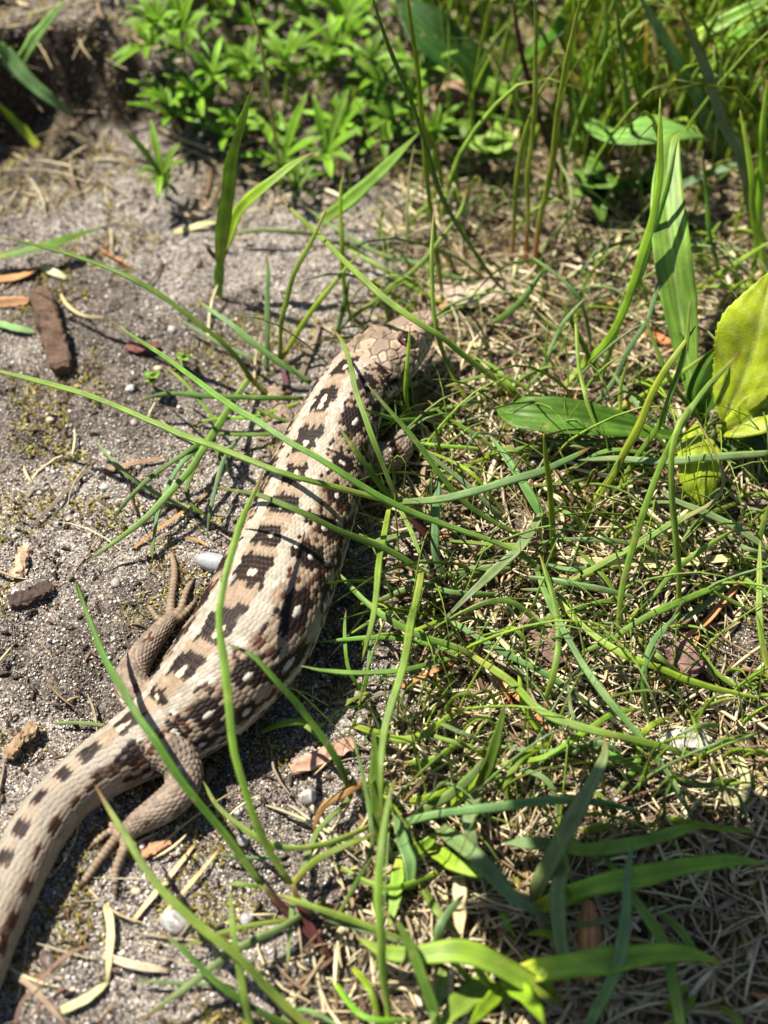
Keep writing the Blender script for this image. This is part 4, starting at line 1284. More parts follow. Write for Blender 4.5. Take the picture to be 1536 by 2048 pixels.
# ------------------------------------------------------------------ broad leaves
def leaf_mesh(name, P, hw, rgb, rgb_rib, fold=0.15, roll=0.0, cup=0.0, serrate=0.0, veins=0, rough_edge=0.0, thick=0.012, mat=None, seed=1, bulge=0.02, k=13):
    n = len(P)
    T = np.gradient(P, axis=0); T /= np.linalg.norm(T, axis=1)[:, None] + 1e-9
    up = np.tile([0.0, -0.2, 0.98], (n, 1))
    Sd = np.cross(T, up); Sd /= np.linalg.norm(Sd, axis=1)[:, None] + 1e-6
    for i in range(1, n):
        if Sd[i] @ Sd[i - 1] < 0: Sd[i] *= -1
    Nn = np.cross(Sd, T)
    rl = np.full(n, roll) if np.isscalar(roll) else np.interp(np.linspace(0, 1, n), np.linspace(0, 1, len(roll)), roll)
    A = Sd * np.cos(rl)[:, None] + Nn * np.sin(rl)[:, None]
    B = Nn * np.cos(rl)[:, None] - Sd * np.sin(rl)[:, None]
    t = np.linspace(0, 1, n)
    w = np.interp(t, np.linspace(0, 1, len(hw)), hw)
    L = np.concatenate([[0], np.cumsum(np.linalg.norm(np.diff(P, axis=0), axis=1))])
    u = np.linspace(-1, 1, k)
    U, TT = np.meshgrid(u, t)
    ww = w[:, None] * np.ones_like(U)
    if serrate:
        ww = ww * (1 + np.where(np.abs(U) > .95, serrate * (((L[:, None] * 9) % 1.0) - .5), 0))
    if rough_edge:
        ww = ww * (1 + rough_edge * fbm(L[:, None] * 3 + seed, np.sign(U) * 5.0, seed, 2) * np.abs(U))
    x = U * ww
    z = fold * np.abs(x) + cup * x * x / max(hw) - 0.012 * np.exp(-(U / .08) ** 2)
    if veins:
        z = z + bulge * np.abs(np.sin((L[:, None] * veins - np.abs(x) * veins * .9) * math.pi)) * (1 - np.exp(-(U / .12) ** 2)) * smooth(0, .3, 1 - np.abs(U))
    z = z + 0.05 * max(hw) * fbm(L[:, None] * 1.5 + seed, U * 1.5, seed + 3, 2)
    top = P[:, None, :] + x[..., None] * A[:, None, :] + z[..., None] * B[:, None, :]
    bot = top - B[:, None, :] * (thick * (1 - .8 * np.abs(U) ** 4))[..., None]
    V = np.vstack([top.reshape(-1, 3), bot.reshape(-1, 3)])
    F = []
    o = n * k
    for i in range(n - 1):
        for j in range(k - 1):
            a = i * k + j
            F.append([a, a + 1, a + k + 1, a + k]); F.append([o + a, o + a + k, o + a + k + 1, o + a + 1])
        a = i * k; F.append([a, a + k, o + a + k, o + a])
        a = i * k + k - 1; F.append([a, o + a, o + a + k, a + k])
    for j in range(k - 1):
        F.append([j, o + j, o + j + 1, j + 1]); a = (n - 1) * k + j; F.append([a, a + 1, o + a + 1, o + a])
    rib = np.exp(-(U / .09) ** 2)[..., None]
    C = (lin(*rgb) * np.array([1.3, 1.2, 1.1]))[None, None] * (1 + .13 * fbm(L[:, None] * 2 + seed, U * 2, seed + 8, 3))[..., None]
    if veins:
        fq = (L[:, None] * veins - np.abs(x) * veins * .9) % 1.0
        vv = np.exp(-((fq - .5) / .09) ** 2)[..., None] * .55
        C = C * (1 - vv) + lin(*rgb_rib) * vv
    C = C * (1 - rib * .7) + lin(*rgb_rib) * rib * .7
    C = np.vstack([C.reshape(-1, 3), C.reshape(-1, 3) * 0.95])
    uv = np.stack([np.tile((U * .5).ravel(), 2), np.tile(np.repeat(L, k), 2)], 1)
    return mesh_from(name, V, F, C, mat or M_LEAF, uv=uv)


def leaf(pts, hw, rgb, rib=None, parent=None, name='leaf', n=30, **k):
    SEED[0] += 1
    k.setdefault('seed', SEED[0])
    me = leaf_mesh(name, path(pts, n), hw, rgb, rib or tuple(min(255, int(c * 1.18 + 14)) for c in rgb), **k)
    return add(name, me, parent)


YG = (146, 166, 36); YR = (172, 186, 84)
e = empty('broad_leaved_seedling', W(1425, 880, 0)); tag(e, 'seedling with large crinkled yellow-green leaves glowing in the sun', 'plant')
leaf([(1446, 842, .7), (1464, 806, .95), (1497, 732, 1.4), (1522, 640, 1.9), (1544, 540, 2.3)], [.04, .22, .34, .42, .48, .52, .53, .47, .33, .17, .01], YG, YR, e, fold=.16, roll=[.1, .2, .15], veins=2.6, serrate=.05, n=130, bulge=.015, mat=M_NET, k=25)
leaf([(1436, 868, .65), (1480, 850, .85), (1540, 815, 1.0), (1600, 780, 1.0)], [.04, .18, .28, .26, .15, .02], YG, YR, e, fold=.5, roll=-.2, veins=3.4, n=44, mat=M_NET)
leaf([(1392, 848, .75), (1402, 885, .85), (1408, 945, .75), (1400, 1022, .3)], [.04, .2, .3, .34, .3, .2, .03], YG, YR, e, fold=-.2, roll=.15, veins=3.0, serrate=.1, rough_edge=.35, n=70, bulge=.02, mat=M_NET, k=17)
leaf([(1425, 880, .3), (1470, 884, .35), (1540, 862, .35), (1580, 850, .3)], [.05, .2, .25, .18, .03], (60, 92, 40), None, e, fold=.1, n=30)
blade([(1428, 905, -.05), (1424, 880, .3), (1440, 850, .68)], .12, 'p', e, 'stalk', n=10, taper=(1, .8))
blade([(1428, 890, .2), (1410, 865, .5), (1393, 846, .75)], .09, 'p', e, 'stalk', n=10, taper=(1, .8))

e = empty('hawkweed_rosette', W(1405, 850, 0)); tag(e, 'rosette of long smooth-edged hairy leaves with one upright ribbed leaf', 'plant')
leaf([(1392, 838, .1), (1383, 780, .4), (1363, 640, 1.2), (1343, 500, 1.9), (1334, 375, 2.4), (1343, 285, 2.7), (1358, 262, 2.6)], [.07, .10, .19, .25, .26, .25, .20, .12, .02], (108, 146, 58), (160, 186, 110), e, fold=.22, roll=.15, n=60)
leaf([(1392, 872, .1), (1330, 870, .3), (1250, 852, .5), (1150, 838, .6), (1060, 830, .65), (1015, 824, .6), (996, 812, .5)], [.05, .06, .12, .2, .25, .27, .24, .02], (70, 108, 32), (96, 134, 54), e, fold=.28, roll=.1, n=50)
leaf([(1404, 838, .3), (1425, 790, .8), (1452, 715, 1.3), (1450, 685, 1.5), (1438, 658, 1.6)], [.05, .13, .19, .17, .1, .015], (66, 104, 32), (110, 140, 60), e, fold=.9, roll=.5, n=40)
leaf([(1404, 846, .2), (1380, 800, .5), (1405, 730, .9), (1440, 690, 1.2)], [.04, .08, .09, .07, .01], (80, 116, 40), None, e, fold=.6, roll=-.3, n=30)

e = empty('plantain', W(1180, 300, 0)); tag(e, 'broad plantain-like leaf with drooping tip above the ribbed leaf', 'plant')
leaf([(1175, 235, .9), (1220, 258, 1.4), (1290, 255, 1.7), (1350, 250, 1.7), (1388, 262, 1.4), (1394, 280, 1.0)], [.08, .25, .36, .36, .25, .02], (104, 148, 70), None, e, fold=-.12, roll=.25, n=40)
leaf([(1120, 280, .2), (1170, 255, .6), (1160, 210, 1.0), (1140, 180, 1.2)], [.05, .2, .22, .03], (96, 142, 60), None, e, n=24)
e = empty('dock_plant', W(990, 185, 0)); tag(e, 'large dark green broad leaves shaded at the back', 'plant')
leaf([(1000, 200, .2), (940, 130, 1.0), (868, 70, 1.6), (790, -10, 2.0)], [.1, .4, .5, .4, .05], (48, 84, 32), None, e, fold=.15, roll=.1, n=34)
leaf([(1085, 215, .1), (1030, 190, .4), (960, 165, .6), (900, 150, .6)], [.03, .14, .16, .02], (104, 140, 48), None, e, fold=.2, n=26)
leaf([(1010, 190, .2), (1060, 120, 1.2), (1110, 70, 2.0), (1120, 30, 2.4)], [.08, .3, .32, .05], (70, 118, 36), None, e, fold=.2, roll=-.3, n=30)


def herb(px, py, leaves, label, rgb, group=None, name='herb'):
    """small leafy plant: short stalk and oval leaves"""
    e = empty(name, W(px, py, 0)); tag(e, label, 'plant', group)
    blade([(px, py, -.05), (px + 3, py - 20, .3), (px, py - 30, .5)], .06, 'p', e, 'stalk', n=8, taper=(1, .8))
    for (dx, dy, h, L, wd) in leaves:
        leaf([(px, py - 18, .3), (px + dx * .4, py - 18 + dy * .4, .3 + h * .7), (px + dx, py - 18 + dy, h)], [.03, wd * .8, wd, wd * .7, .02], rgb, None, e, fold=.2, n=14)


herb(1195, 395, [(10, 70, .3, 1, .17), (-50, -40, .7, 1, .18), (45, -30, .8, 1, .2), (75, -10, .5, 1, .16), (-10, -75, .9, 1, .2), (-60, 10, .4, 1, .16), (40, 35, .3, 1, .13)], 'small herb with oval dark green leaves behind the pink-based stems', (84, 120, 44))
herb(985, 320, [(-55, -30, .6, 1, .2), (40, -40, .7, 1, .24), (10, -60, .8, 1, .2), (-25, 20, .3, 1, .18), (55, 5, .4, 1, .2)], 'small herb with rounded pale green leaves beside the pink stem', (116, 148, 64))
herb(905, 300, [(-40, -30, .5, 1, .16), (35, -50, .7, 1, .18), (-10, -60, .8, 1, .17), (30, 10, .3, 1, .15)], 'small herb with dim green leaves behind the tall dark stem', (84, 112, 42))
herb(1290, 395, [(50, 5, .4, 1, .16), (-40, -20, .6, 1, .18), (20, -50, .8, 1, .17), (-30, 20, .3, 1, .15)], 'small herb with oval leaves at the foot of the ribbed leaf', (86, 120, 48))
herb(305, 775, [(-12, -14, .25, 1, .06), (12, -16, .3, 1, .06), (0, 8, .12, 1, .05), (-16, 6, .15, 1, .05)], 'tiny green seedling on damp sand below the long bowing blade', (110, 154, 54), name='seedling')
herb(366, 738, [(-10, -14, .2, 1, .06), (12, -12, .22, 1, .06), (8, 8, .1, 1, .05)], 'tiny green seedling between two grass blades on damp sand', (110, 154, 54), name='seedling')


def bedstraw(px, py, whorls, label, rgb=(104, 148, 38), group=None, size=1.0):
    """bedstraw-like plant: stem with rings of narrow leaves"""
    e = empty('whorled_herb', W(px, py, 0)); tag(e, label, 'plant', group)
    pts = [(px, py, -.05)] + [(a, b, h) for (a, b, h) in whorls]
    blade(pts, .06, 'l', e, 'stem', n=16, taper=(1, .6))
    r = random.Random(px * 7 + py)
    for (a, b, h) in whorls:
        c = W(a, b, h)
        nl = r.randint(6, 9); a0 = r.uniform(0, 6); sz = size * r.uniform(.65, 1.15); tl = np.array([r.uniform(-.4, .4), r.uniform(-.4, .4), 0])
        for q in range(nl):
            an = a0 + q * 2 * math.pi / nl + r.uniform(-.2, .2)
            Lg = sz * r.uniform(.5, .9); el = r.uniform(.1, .9)
            d = np.array([math.cos(an) * math.cos(el), math.sin(an) * math.cos(el), math.sin(el)])
            d = d + np.array([0, 0, 1.0]) * float(d @ tl)
            P = np.array([c, c + d * Lg * .5 + [0, 0, .06], c + d * Lg + [0, 0, -.02]])
            SEED[0] += 1; g_ = r.uniform(.82, 1.12)
            me = leaf_mesh('leaf', catmull(P, 10), [.02, .055 * sz, .07 * sz, .055 * sz, .012], tuple(int(v * g_) for v in rgb), (138, 166, 70), fold=.3, seed=SEED[0])
            add('leaf', me, e)


GB = 'whorl-leaved herbs along the back'
bedstraw(415, 235, [(408, 210, .4), (396, 190, .9), (425, 150, 1.3)], 'whorl-leaved herb with narrow leaves at the edge of the dark hollow')
bedstraw(330, 395, [(332, 368, .35), (322, 350, .6)], 'low whorl-leaved herb alone on bare sand near the curled tan blade', (100, 136, 42), size=.75)
bedstraw(590, 400, [(592, 372, .3), (575, 350, .6)], 'low whorl-leaved herb under the pale drooping stem by the sprout', (90, 124, 36), size=.7)
for (x, y, ws) in [(585, 215, [(590, 150, .6), (570, 120, 1.1)]), (640, 190, [(655, 140, .7), (670, 90, 1.2)]), (745, 235, [(748, 205, .5), (760, 160, 1.0), (740, 120, 1.5)]),
                   (830, 230, [(825, 190, .6), (850, 140, 1.1)]), (520, 120, [(520, 90, .5), (500, 50, 1.0)]), (700, 120, [(705, 70, .8), (690, 30, 1.4)]),
                   (370, 130, [(368, 100, .5), (360, 60, 1.0)]), (610, 70, [(600, 30, .8), (590, -10, 1.4)]), (440, 60, [(445, 20, .7), (455, -20, 1.2)]), (800, 80, [(806, 30, .9), (790, -20, 1.6)]),
                   (690, 280, [(686, 250, .5)]), (540, 290, [(545, 262, .4)]), (455, 300, [(452, 275, .4), (470, 250, .8)]), (350, 260, [(346, 232, .4), (335, 205, .8)]), (650, 335, [(652, 308, .4)]),
                   (490, 200, [(485, 165, .6), (500, 130, 1.1)]), (300, 120, [(300, 90, .5), (310, 50, 1.0)]), (770, 300, [(768, 272, .4), (780, 240, .8)]), (560, 340, [(566, 318, .35)]), (870, 300, [(866, 268, .5)])]:
    bedstraw(x, y, ws, 'whorl-leaved herb with %d leaf rings in the green growth near %s' % (len(ws), near(x, y)), group=GB)

# ------------------------------------------------------------------ background grass, blade by blade where it stands out
single('broad blue-green grass blade lying over the dark hollow at the back', .30, 'b', [(-60, 60, 1.4), (0, 103, 1.5), (50, 155, 1.3), (100, 200, .9), (152, 238, .4)])
single('pale grass blade leaning down beside the hollow', .22, 'b', [(40, 128, .2), (65, 85, .8), (135, -5, 1.6)])
single('yellowing grass blade at the near rim of the hollow', .16, 'y', [(78, 296, .1), (35, 250, .5), (-10, 200, 1.0)])
single('short dark grass blade lying on sand at the path side', .20, 'd', [(-20, 520, .2), (60, 500, .35), (130, 480, .35), (206, 454, .25)])
single('thin dark grass blade slanting down out of the whorled herbs', .13, 'd', [(510, 135, .4), (440, 92, .8), (375, 65, 1.0), (298, 44, 1.1)])
single('pale grass stem end hanging above the sprout', .08, 'p', [(475, 97, .3), (450, 55, .8), (428, -10, 1.6)])
GR = 'broad grass blades behind the ribbed leaf'
for (w, sty, pts) in [(.30, 'b', [(1443, 312, .1), (1398, 210, 1.2), (1343, 115, 2.2), (1270, -20, 3.4)]),
                      (.22, 'b', [(1519, 495, .1), (1488, 350, 1.4), (1443, 225, 2.4), (1393, 100, 3.3), (1355, 10, 4.0)]),
                      (.24, 'l', [(1390, 78, 2.0), (1443, 45, 2.3), (1545, -5, 2.6)]),
                      (.20, 'l', [(1400, 150, 1.2), (1470, 75, 2.0), (1545, 30, 2.4)]),
                      (.09, 'g', [(1376, 156, 1.5), (1443, 151, 1.6), (1545, 167, 1.5)]),
                      (.16, 'b', [(1352, 377, .2), (1428, 345, .5), (1505, 324, .6)]),
                      (.16, 'b', [(1340, 175, .6), (1260, 110, 1.6), (1195, 60, 2.2)]),
                      (.12, 'y', [(1530, 560, .1), (1520, 440, 1.0), (1525, 300, 2.0), (1535, 160, 3.0)]),
                      (.10, 'y', [(1500, 575, .1), (1510, 480, .8), (1505, 350, 1.8), (1480, 220, 2.6)]),
                      (.085, 'y', [(1393, 577, .1), (1468, 530, .6), (1545, 480, 1.0)]),
                      (.075, 'l', [(1391, 521, .2), (1415, 482, .6), (1441, 443, .9)]),
                      (.085, 'g', [(1420, 542, .1), (1401, 512, .4), (1366, 452, 1.0), (1328, 398, 1.5)]),
                      (.07, 'g', [(1445, 566, .05), (1419, 470, .9), (1411, 380, 1.6), (1405, 300, 2.2)]),
                      (.10, 'l', [(1545, 572, .3), (1470, 573, .35), (1407, 573, .3)]),
                      (.08, 'g', [(1160, 300, .2), (1200, 180, 1.4), (1215, 60, 2.6), (1210, -20, 3.4)]),
                      (.09, 'g', [(1090, 260, .2), (1010, 240, .6), (930, 220, .8)])]:
    single(autolabel('grass blade', sty, w, pts), w, sty, pts, GR)

# dense growth further back, too many blades to count
def grass_stuff(name, n, region, hmin, hmax, wmin, wmax, styles, label, seed, world=None, lean=0.5):
    r = random.Random(seed)
    VV, FF, CC, UU = [], [], [], []; off = 0
    for q in range(n):
        if world is None:
            p = W(r.uniform(region[0], region[2]), r.uniform(region[1], region[3]), -.05)
        else:
            x = r.uniform(world[0], world[2]); y = r.uniform(world[1], world[3])
            p = np.array([x, y, float(gz(x, y)) - .05])
        h = r.uniform(hmin, hmax); a = r.uniform(0, 2 * math.pi); l = h * r.uniform(.1, lean)
        d = np.array([math.cos(a), math.sin(a), 0])
        P = np.array([p, p + [0, 0, h * .5] + d * l * .3, p + [0, 0, h * .9] + d * l, p + [0, 0, h * (1.0 - .3 * l / h)] + d * l * 1.7])
        P = catmull(P, 9)
        T = np.gradient(P, axis=0); T /= np.linalg.norm(T, axis=1)[:, None]
        sd = np.cross(T, np.array([math.cos(a + 1.2), math.sin(a + 1.2), .1])); sd /= np.linalg.norm(sd, axis=1)[:, None]
        nn = np.cross(sd, T)
        w = r.uniform(wmin, wmax) * .5 * np.interp(np.linspace(0, 1, 9), [0, .3, .7, 1], [.7, 1, .8, .08])
        v = np.stack([P - sd * w[:, None] + nn * w[:, None] * .4, P, P + sd * w[:, None] + nn * w[:, None] * .4, P - nn * w[:, None] * .2], 1)
        i = np.arange(8)[:, None] * 4; j = np.arange(4)[None]; j2 = (j + 1) % 4
        F = np.stack([i + j, i + j2, i + 4 + j2, i + 4 + j], -1).reshape(-1, 4)
        s_ = STY[r.choice(styles)]; t = np.linspace(0, 1, 9); gain = np.array([1.2, 1.24, 1.1])
        c = np.stack([np.interp(t, [0, .3, 1], [lin(*s_[0])[k], lin(*s_[1])[k], lin(*s_[2])[k]]) for k in range(3)], 1) * r.uniform(.75, 1.15) * gain
        VV.append(v.reshape(-1, 3)); FF.append(F + off); CC.append(np.repeat(c, 4, 0)); off += 36
        UU.append(np.stack([np.tile([-.5, 0, .5, 0], 9), np.repeat(t * h, 4)], 1))
    o = add(name, mesh_from(name, np.vstack(VV), np.vstack(FF), np.vstack(CC), M_GRASS, uv=np.vstack(UU)))
    return tag(o, label, kind='stuff')


grass_stuff('background_grass', 420, (330, -260, 1640, 60), .8, 4.2, .08, .26, 'ggydlb', 'dense blurred green grass filling the back', 3)
grass_stuff('fine_back_grass', 420, (1130, 20, 1640, 330), .6, 3.0, .06, .16, 'yylgls', 'dense fine grass behind the ribbed leaf', 5)
grass_stuff('low_back_grass', 150, (420, 60, 1150, 300), .3, 1.2, .05, .13, 'gydl', 'short grass between the herbs at the back', 8)
grass_stuff('fine_ground_grass', 760, (700, 400, 1600, 1700), .3, 1.3, .03, .065, 'gybl', 'fine short grass shoots among the litter', 12, lean=1.2)
grass_stuff('tall_fine_stems', 130, (840, 120, 1600, 480), 1.2, 4.0, .05, .09, 'yylg', 'tall fine grass stems standing among the herbs', 13, lean=.45)
grass_stuff('far_grass', 900, None, 3, 12, .2, .5, 'gydlb', 'meadow grass beyond the path edge', 15, world=(-25, 17.5, 32, 55))
grass_stuff('side_grass', 160, None, 1.5, 6, .12, .3, 'gydlb', 'grass growing beside the path beyond the yellow-green leaves', 16, world=(9.5, -14, 26, 14))

rt = random.Random(61)
for k in range(44):          # low fine blades threading the tangle
    x = rt.uniform(800, 1530); y = rt.uniform(820, 1560); a = rt.uniform(-.9, .9) + (math.pi if rt.random() < .5 else 0); L = rt.uniform(90, 260)
    b = rt.uniform(-.25, .25) * L; hh = rt.uniform(.25, .7)
    dx, dy = math.cos(a) * L, math.sin(a) * L * .7
    pts = [(x, y, .03), (x + dx * .5 - dy / L * b, y + dy * .5 + dx / L * b - 10, hh), (x + dx, y + dy, hh * rt.uniform(.3, .9))]
    w = rt.uniform(.045, .08); sty = rt.choice('gbbglyd')
    single(autolabel('low grass blade', sty, w, pts), w, sty, pts, 'low fine blades threading the litter', n=18)

for k in range(34):          # and across the lower straw
    x = rt.uniform(640, 1420); y = rt.uniform(1440, 2030); a = rt.uniform(-1.3, 1.3) + (math.pi if rt.random() < .5 else 0); L = rt.uniform(80, 240)
    b = rt.uniform(-.25, .25) * L; hh = rt.uniform(.2, .6)
    dx, dy = math.cos(a) * L, math.sin(a) * L * .75
    pts = [(x, y, .03), (x + dx * .5 - dy / L * b, y + dy * .5 + dx / L * b - 8, hh), (x + dx, y + dy, hh * rt.uniform(.3, .9))]
    w = rt.uniform(.05, .11); sty = rt.choice('ggblyy')
    single(autolabel('low grass blade', sty, w, pts), w, sty, pts, 'low fine blades threading the litter', n=18)

# ------------------------------------------------------------------ dry litter
def straw(pts, w, sty, label, group=None, name='straw', cat='straw', **k):
    k.setdefault('n', 16); k.setdefault('taper', (.8, .6))
    o = blade(pts, w, sty, None, name, mat=M_DRY, fold=.25, **k)
    return tag(o, label, cat, group)


Z = .05
straw([(1060, 1118, Z), (1140, 1124, .1), (1227, 1127, .12), (1327, 1124, .12), (1440, 1118, .1), (1560, 1113, Z)], .13, 's', 'long thick pale straw lying level through the grass tangle', n=24)
straw([(1482, 1162, .2), (1417, 1242, .2), (1370, 1276, .15), (1339, 1312, Z)], .09, 'o', 'pale straw turning orange at its bend beside the pebble')
straw([(1400, 1262, .15), (1370, 1326, .12), (1308, 1390, Z)], .06, 'o', 'thin brown straw running down to the yellow moss sprig')
straw([(803, 1374, .1), (860, 1346, .2), (914, 1322, .15)], .065, 'o', 'bright orange straw beside the flank tuft')
straw([(658, 1408, Z), (732, 1394, .1), (798, 1377, .15)], .05, 'k', 'thin brown root lying below the flank')
straw([(211, 1806, Z), (222, 1860, .1), (215, 1964, Z)], .10, 's', 'pale yellow straw lying below the toes')
straw([(122, 2022, Z), (170, 2000, .08), (216, 1964, Z)], .11, 's', 'pale flat straw in the shade edge at the tail')
straw([(16, 1947, .1), (62, 1973, .14), (135, 2052, .1)], .075, 'k', 'grey-white stalk beside the tail on dark sand')
straw([(30, 2048, Z), (51, 1995, .1), (128, 1915, .1), (184, 1889, Z)], .05, 'k', 'thin curved grey stalk on the shaded sand by the tail')
straw([(206, 1910, Z), (273, 1930, .1), (338, 1942, Z)], .10, 's', 'blunt pale straw below the milky pebble')
straw([(268, 1841, Z), (330, 1765, .08), (388, 1691, Z)], .07, 's', 'broad straight pale straw between toes and milky pebble')
straw([(316, 1843, Z), (380, 1770, .1), (436, 1702, Z)], .05, 's', 'thin straight straw touching the milky pebble')
straw([(65, 1052, Z), (130, 985, .1), (197, 919, .08)], .055, 'k', 'straight grey-brown twig on sand below the pinkish stalk')
straw([(204, 942, Z), (270, 925, .08), (334, 914, Z)], .07, 'k', 'pinkish dry stalk on damp sand below the flat blade')
straw([(268, 1096, Z), (350, 1035, .1), (424, 980, .1)], .05, 'o', 'thin long orange stalk on sand above the far hind foot')
straw([(370, 1076, Z), (395, 1080, .08), (418, 1094, Z)], .04, 'o', 'short orange stalk beside the far hind toes')
straw([(118, 580, Z), (135, 610, .08), (165, 630, .08), (212, 635, Z)], .05, 's', 'curved pale straw starting at the dark twig stub')
straw([(200, 498, Z), (230, 515, .06), (268, 536, Z)], .05, 'o', 'short tan straw on the pale dry sand')
straw([(348, 466, Z), (400, 452, .08), (445, 440, .1)], .12, 's', 'pale dry blade behind the sprout stem')
straw([(440, 440, .1), (500, 420, .15), (560, 410, Z)], .05, 's', 'thin tan stalk running from the sprout to the low whorled herb')
straw([(342, 412, .1), (365, 430, .1), (395, 425, .12), (420, 405, .1)], .07, 's', 'curled tan dead blade below the low whorled herb')
straw([(-10, 560, Z), (40, 553, .08), (82, 535, .1)], .14, 'o', 'reddish-brown bark strip at the path side')
straw([(84, 534, .05), (108, 545, .08), (133, 557, Z)], .13, 's', 'short pale wood splinter beside the bark strip')
straw([(-10, 607, Z), (25, 605, .08), (60, 602, Z)], .18, 'o', 'tan bark piece lying beside the dark twig stub')
straw([(-10, 645, .05), (30, 655, .1), (72, 664, .05)], .12, 'b', 'pale green dead blade lying under the twig stub')
straw([(952, 1221, .2), (975, 1249, .25), (1021, 1301, .2), (1100, 1370, .1)], .07, 's', 'long straw slanting from the brown stem past the flank tuft')
straw([(1000, 1365, Z), (1060, 1420, .1), (1125, 1490, Z)], .08, 'o', 'tan straw with orange patches beside the arching blades')
straw([(600, 760, Z), (625, 690, .1), (640, 640, .1)], .09, 'k', 'flat brown straw leaning behind the neck')
straw([(1260, 625, .3), (1290, 640, .3), (1330, 648, .35), (1380, 645, .35), (1470, 618, .3)], .06, 'k', 'dark bent stem crossing under the ribbed leaf')
straw([(1130, 560, Z), (1180, 520, .1), (1260, 490, .1), (1320, 500, Z)], .06, 's', 'bowed pale straw behind the tangle')
# loop of curled straw
A = [W(1467 + 26 * math.cos(a) * .9, 1562 + 42 * math.sin(a), .25 + .15 * math.sin(a * .5)) for a in np.linspace(-2.6, 3.0, 16)]
me = ribbon_mesh('curled_straw', catmull(np.array(A), 40), .13, 's', .1, 1.2, False, M_DRY, (.9, .6), 1, 3)
tag(add('curled_straw', me), 'pale straw curled into a loop at the edge of the shade', 'straw')

GS = 'loose straws in the litter'
r = random.Random(99)
cnt = 0
while cnt < 170:
    x = r.uniform(690, 1530); y = r.uniform(480, 2040)
    p = W(x, y, 0)
    if float(litter_mask(np.array([p[0]]), np.array([p[1]]))[0]) < .45: continue
    a = r.uniform(0, math.pi); L = r.uniform(35, 130); ca, sa = math.cos(a) * L * .5, math.sin(a) * L * .4
    k = r.uniform(-14, 14)
    pts = [(x - ca, y - sa, .03), (x - sa * .3 + k * sa / L, y + k * .5, r.uniform(.06, .2)), (x + ca, y + sa, .04)]
    w = r.uniform(.025, .07); sty = r.choice('ssskko')
    lb = ('%s %s %s straw in the litter by %s' % ('thick' if w > .05 else 'thin', 'longer' if L > 85 else 'short', HUE[sty], near(x, y)))
    straw(pts, w, sty, lb, GS, n=9)
    cnt += 1


def bits(name, pts, lmin, lmax, wmin, wmax, cols, label, hmax=.12, seed=4, mat=None):
    """short curved fragments, one joined mesh"""
    n = len(pts); R_ = np.random.default_rng(seed)
    a = R_.uniform(0, 2 * np.pi, n); L = R_.uniform(lmin, lmax, n); w = R_.uniform(wmin, wmax, n)
    b = R_.normal(0, .07, n); z0 = gz(pts[:, 0], pts[:, 1]) + R_.uniform(0, hmax, n)
    K = 5
    t = np.linspace(-.5, .5, K)
    d = np.stack([np.cos(a), np.sin(a)], 1); p = np.stack([-np.sin(a), np.cos(a)], 1)
    xy = pts[:, None, :] + d[:, None, :] * (L[:, None] * t)[..., None] + p[:, None, :] * (b[:, None] * L[:, None] * (4 * t * t)[None])[..., None]
    tilt = R_.uniform(-.25, .25, n)
    zz = z0[:, None] + tilt[:, None] * L[:, None] * t[None] + R_.uniform(-.02, .05, (n, 1)) * (1 - 4 * t * t)[None]
    c = np.concatenate([xy, zz[..., None]], -1)
    pr = np.concatenate([p, np.zeros((n, 1))], 1)
    ww = w[:, None] * np.array([.5, 1, 1, .9, .4])[None] * .5
    up = np.array([0, 0, 1.0])
    v = np.stack([c - pr[:, None] * ww[..., None], c + up * (ww * .8)[..., None], c + pr[:, None] * ww[..., None], c - up * (ww * .5)[..., None]], 2)
    base = (np.arange(n) * K * 4)[:, None, None]
    i = (np.arange(K - 1) * 4)[None, :, None]; j = np.arange(4)[None, None]; j2 = (j + 1) % 4
    F = np.stack([base + i + j, base + i + j2, base + i + 4 + j2, base + i + 4 + j], -1).reshape(-1, 4)
    pal = np.array([lin(*q) for q in cols])
    C = pal[R_.integers(0, len(pal), n)] * R_.uniform(.75, 1.2, (n, 1))
    uv = np.stack([np.tile([-.5, 0, .5, 0], n * K), np.tile(np.repeat(t, 4), n)], 1)
    return tag(add(name, mesh_from(name, v.reshape(-1, 3), F, np.repeat(C, K * 4, 0), mat or M_DRY, uv=uv)), label, kind='stuff')


bp_ = view_points(15000)
lm = litter_mask(bp_[:, 0], bp_[:, 1])
STRAW = [(204, 188, 146), (188, 170, 130), (170, 150, 116), (136, 112, 84), (212, 200, 164), (104, 82, 60), (160, 144, 120), (196, 186, 150)]
bits('straw_litter', bp_[rng.random(len(bp_)) < lm * .5 + .02], .10, 1.3, .012, .05, STRAW, 'fine dry straw and root litter covering the soil', .16)
wp = view_points(2600)
bits('flat_straw_litter', wp[rng.random(len(wp)) < litter_mask(wp[:, 0], wp[:, 1]) * .6], .25, 1.1, .035, .085, STRAW + [(214, 204, 172), (120, 92, 70)], 'broader flat straw fragments in the litter', .12, 14)
dp = view_points(3600)
bits('dark_debris', dp, .04, .17, .015, .06, [(66, 54, 46), (86, 70, 58), (50, 42, 37), (108, 90, 74), (120, 96, 78)], 'small dark plant crumbs scattered on the soil', .03, 6, M_WOOD)

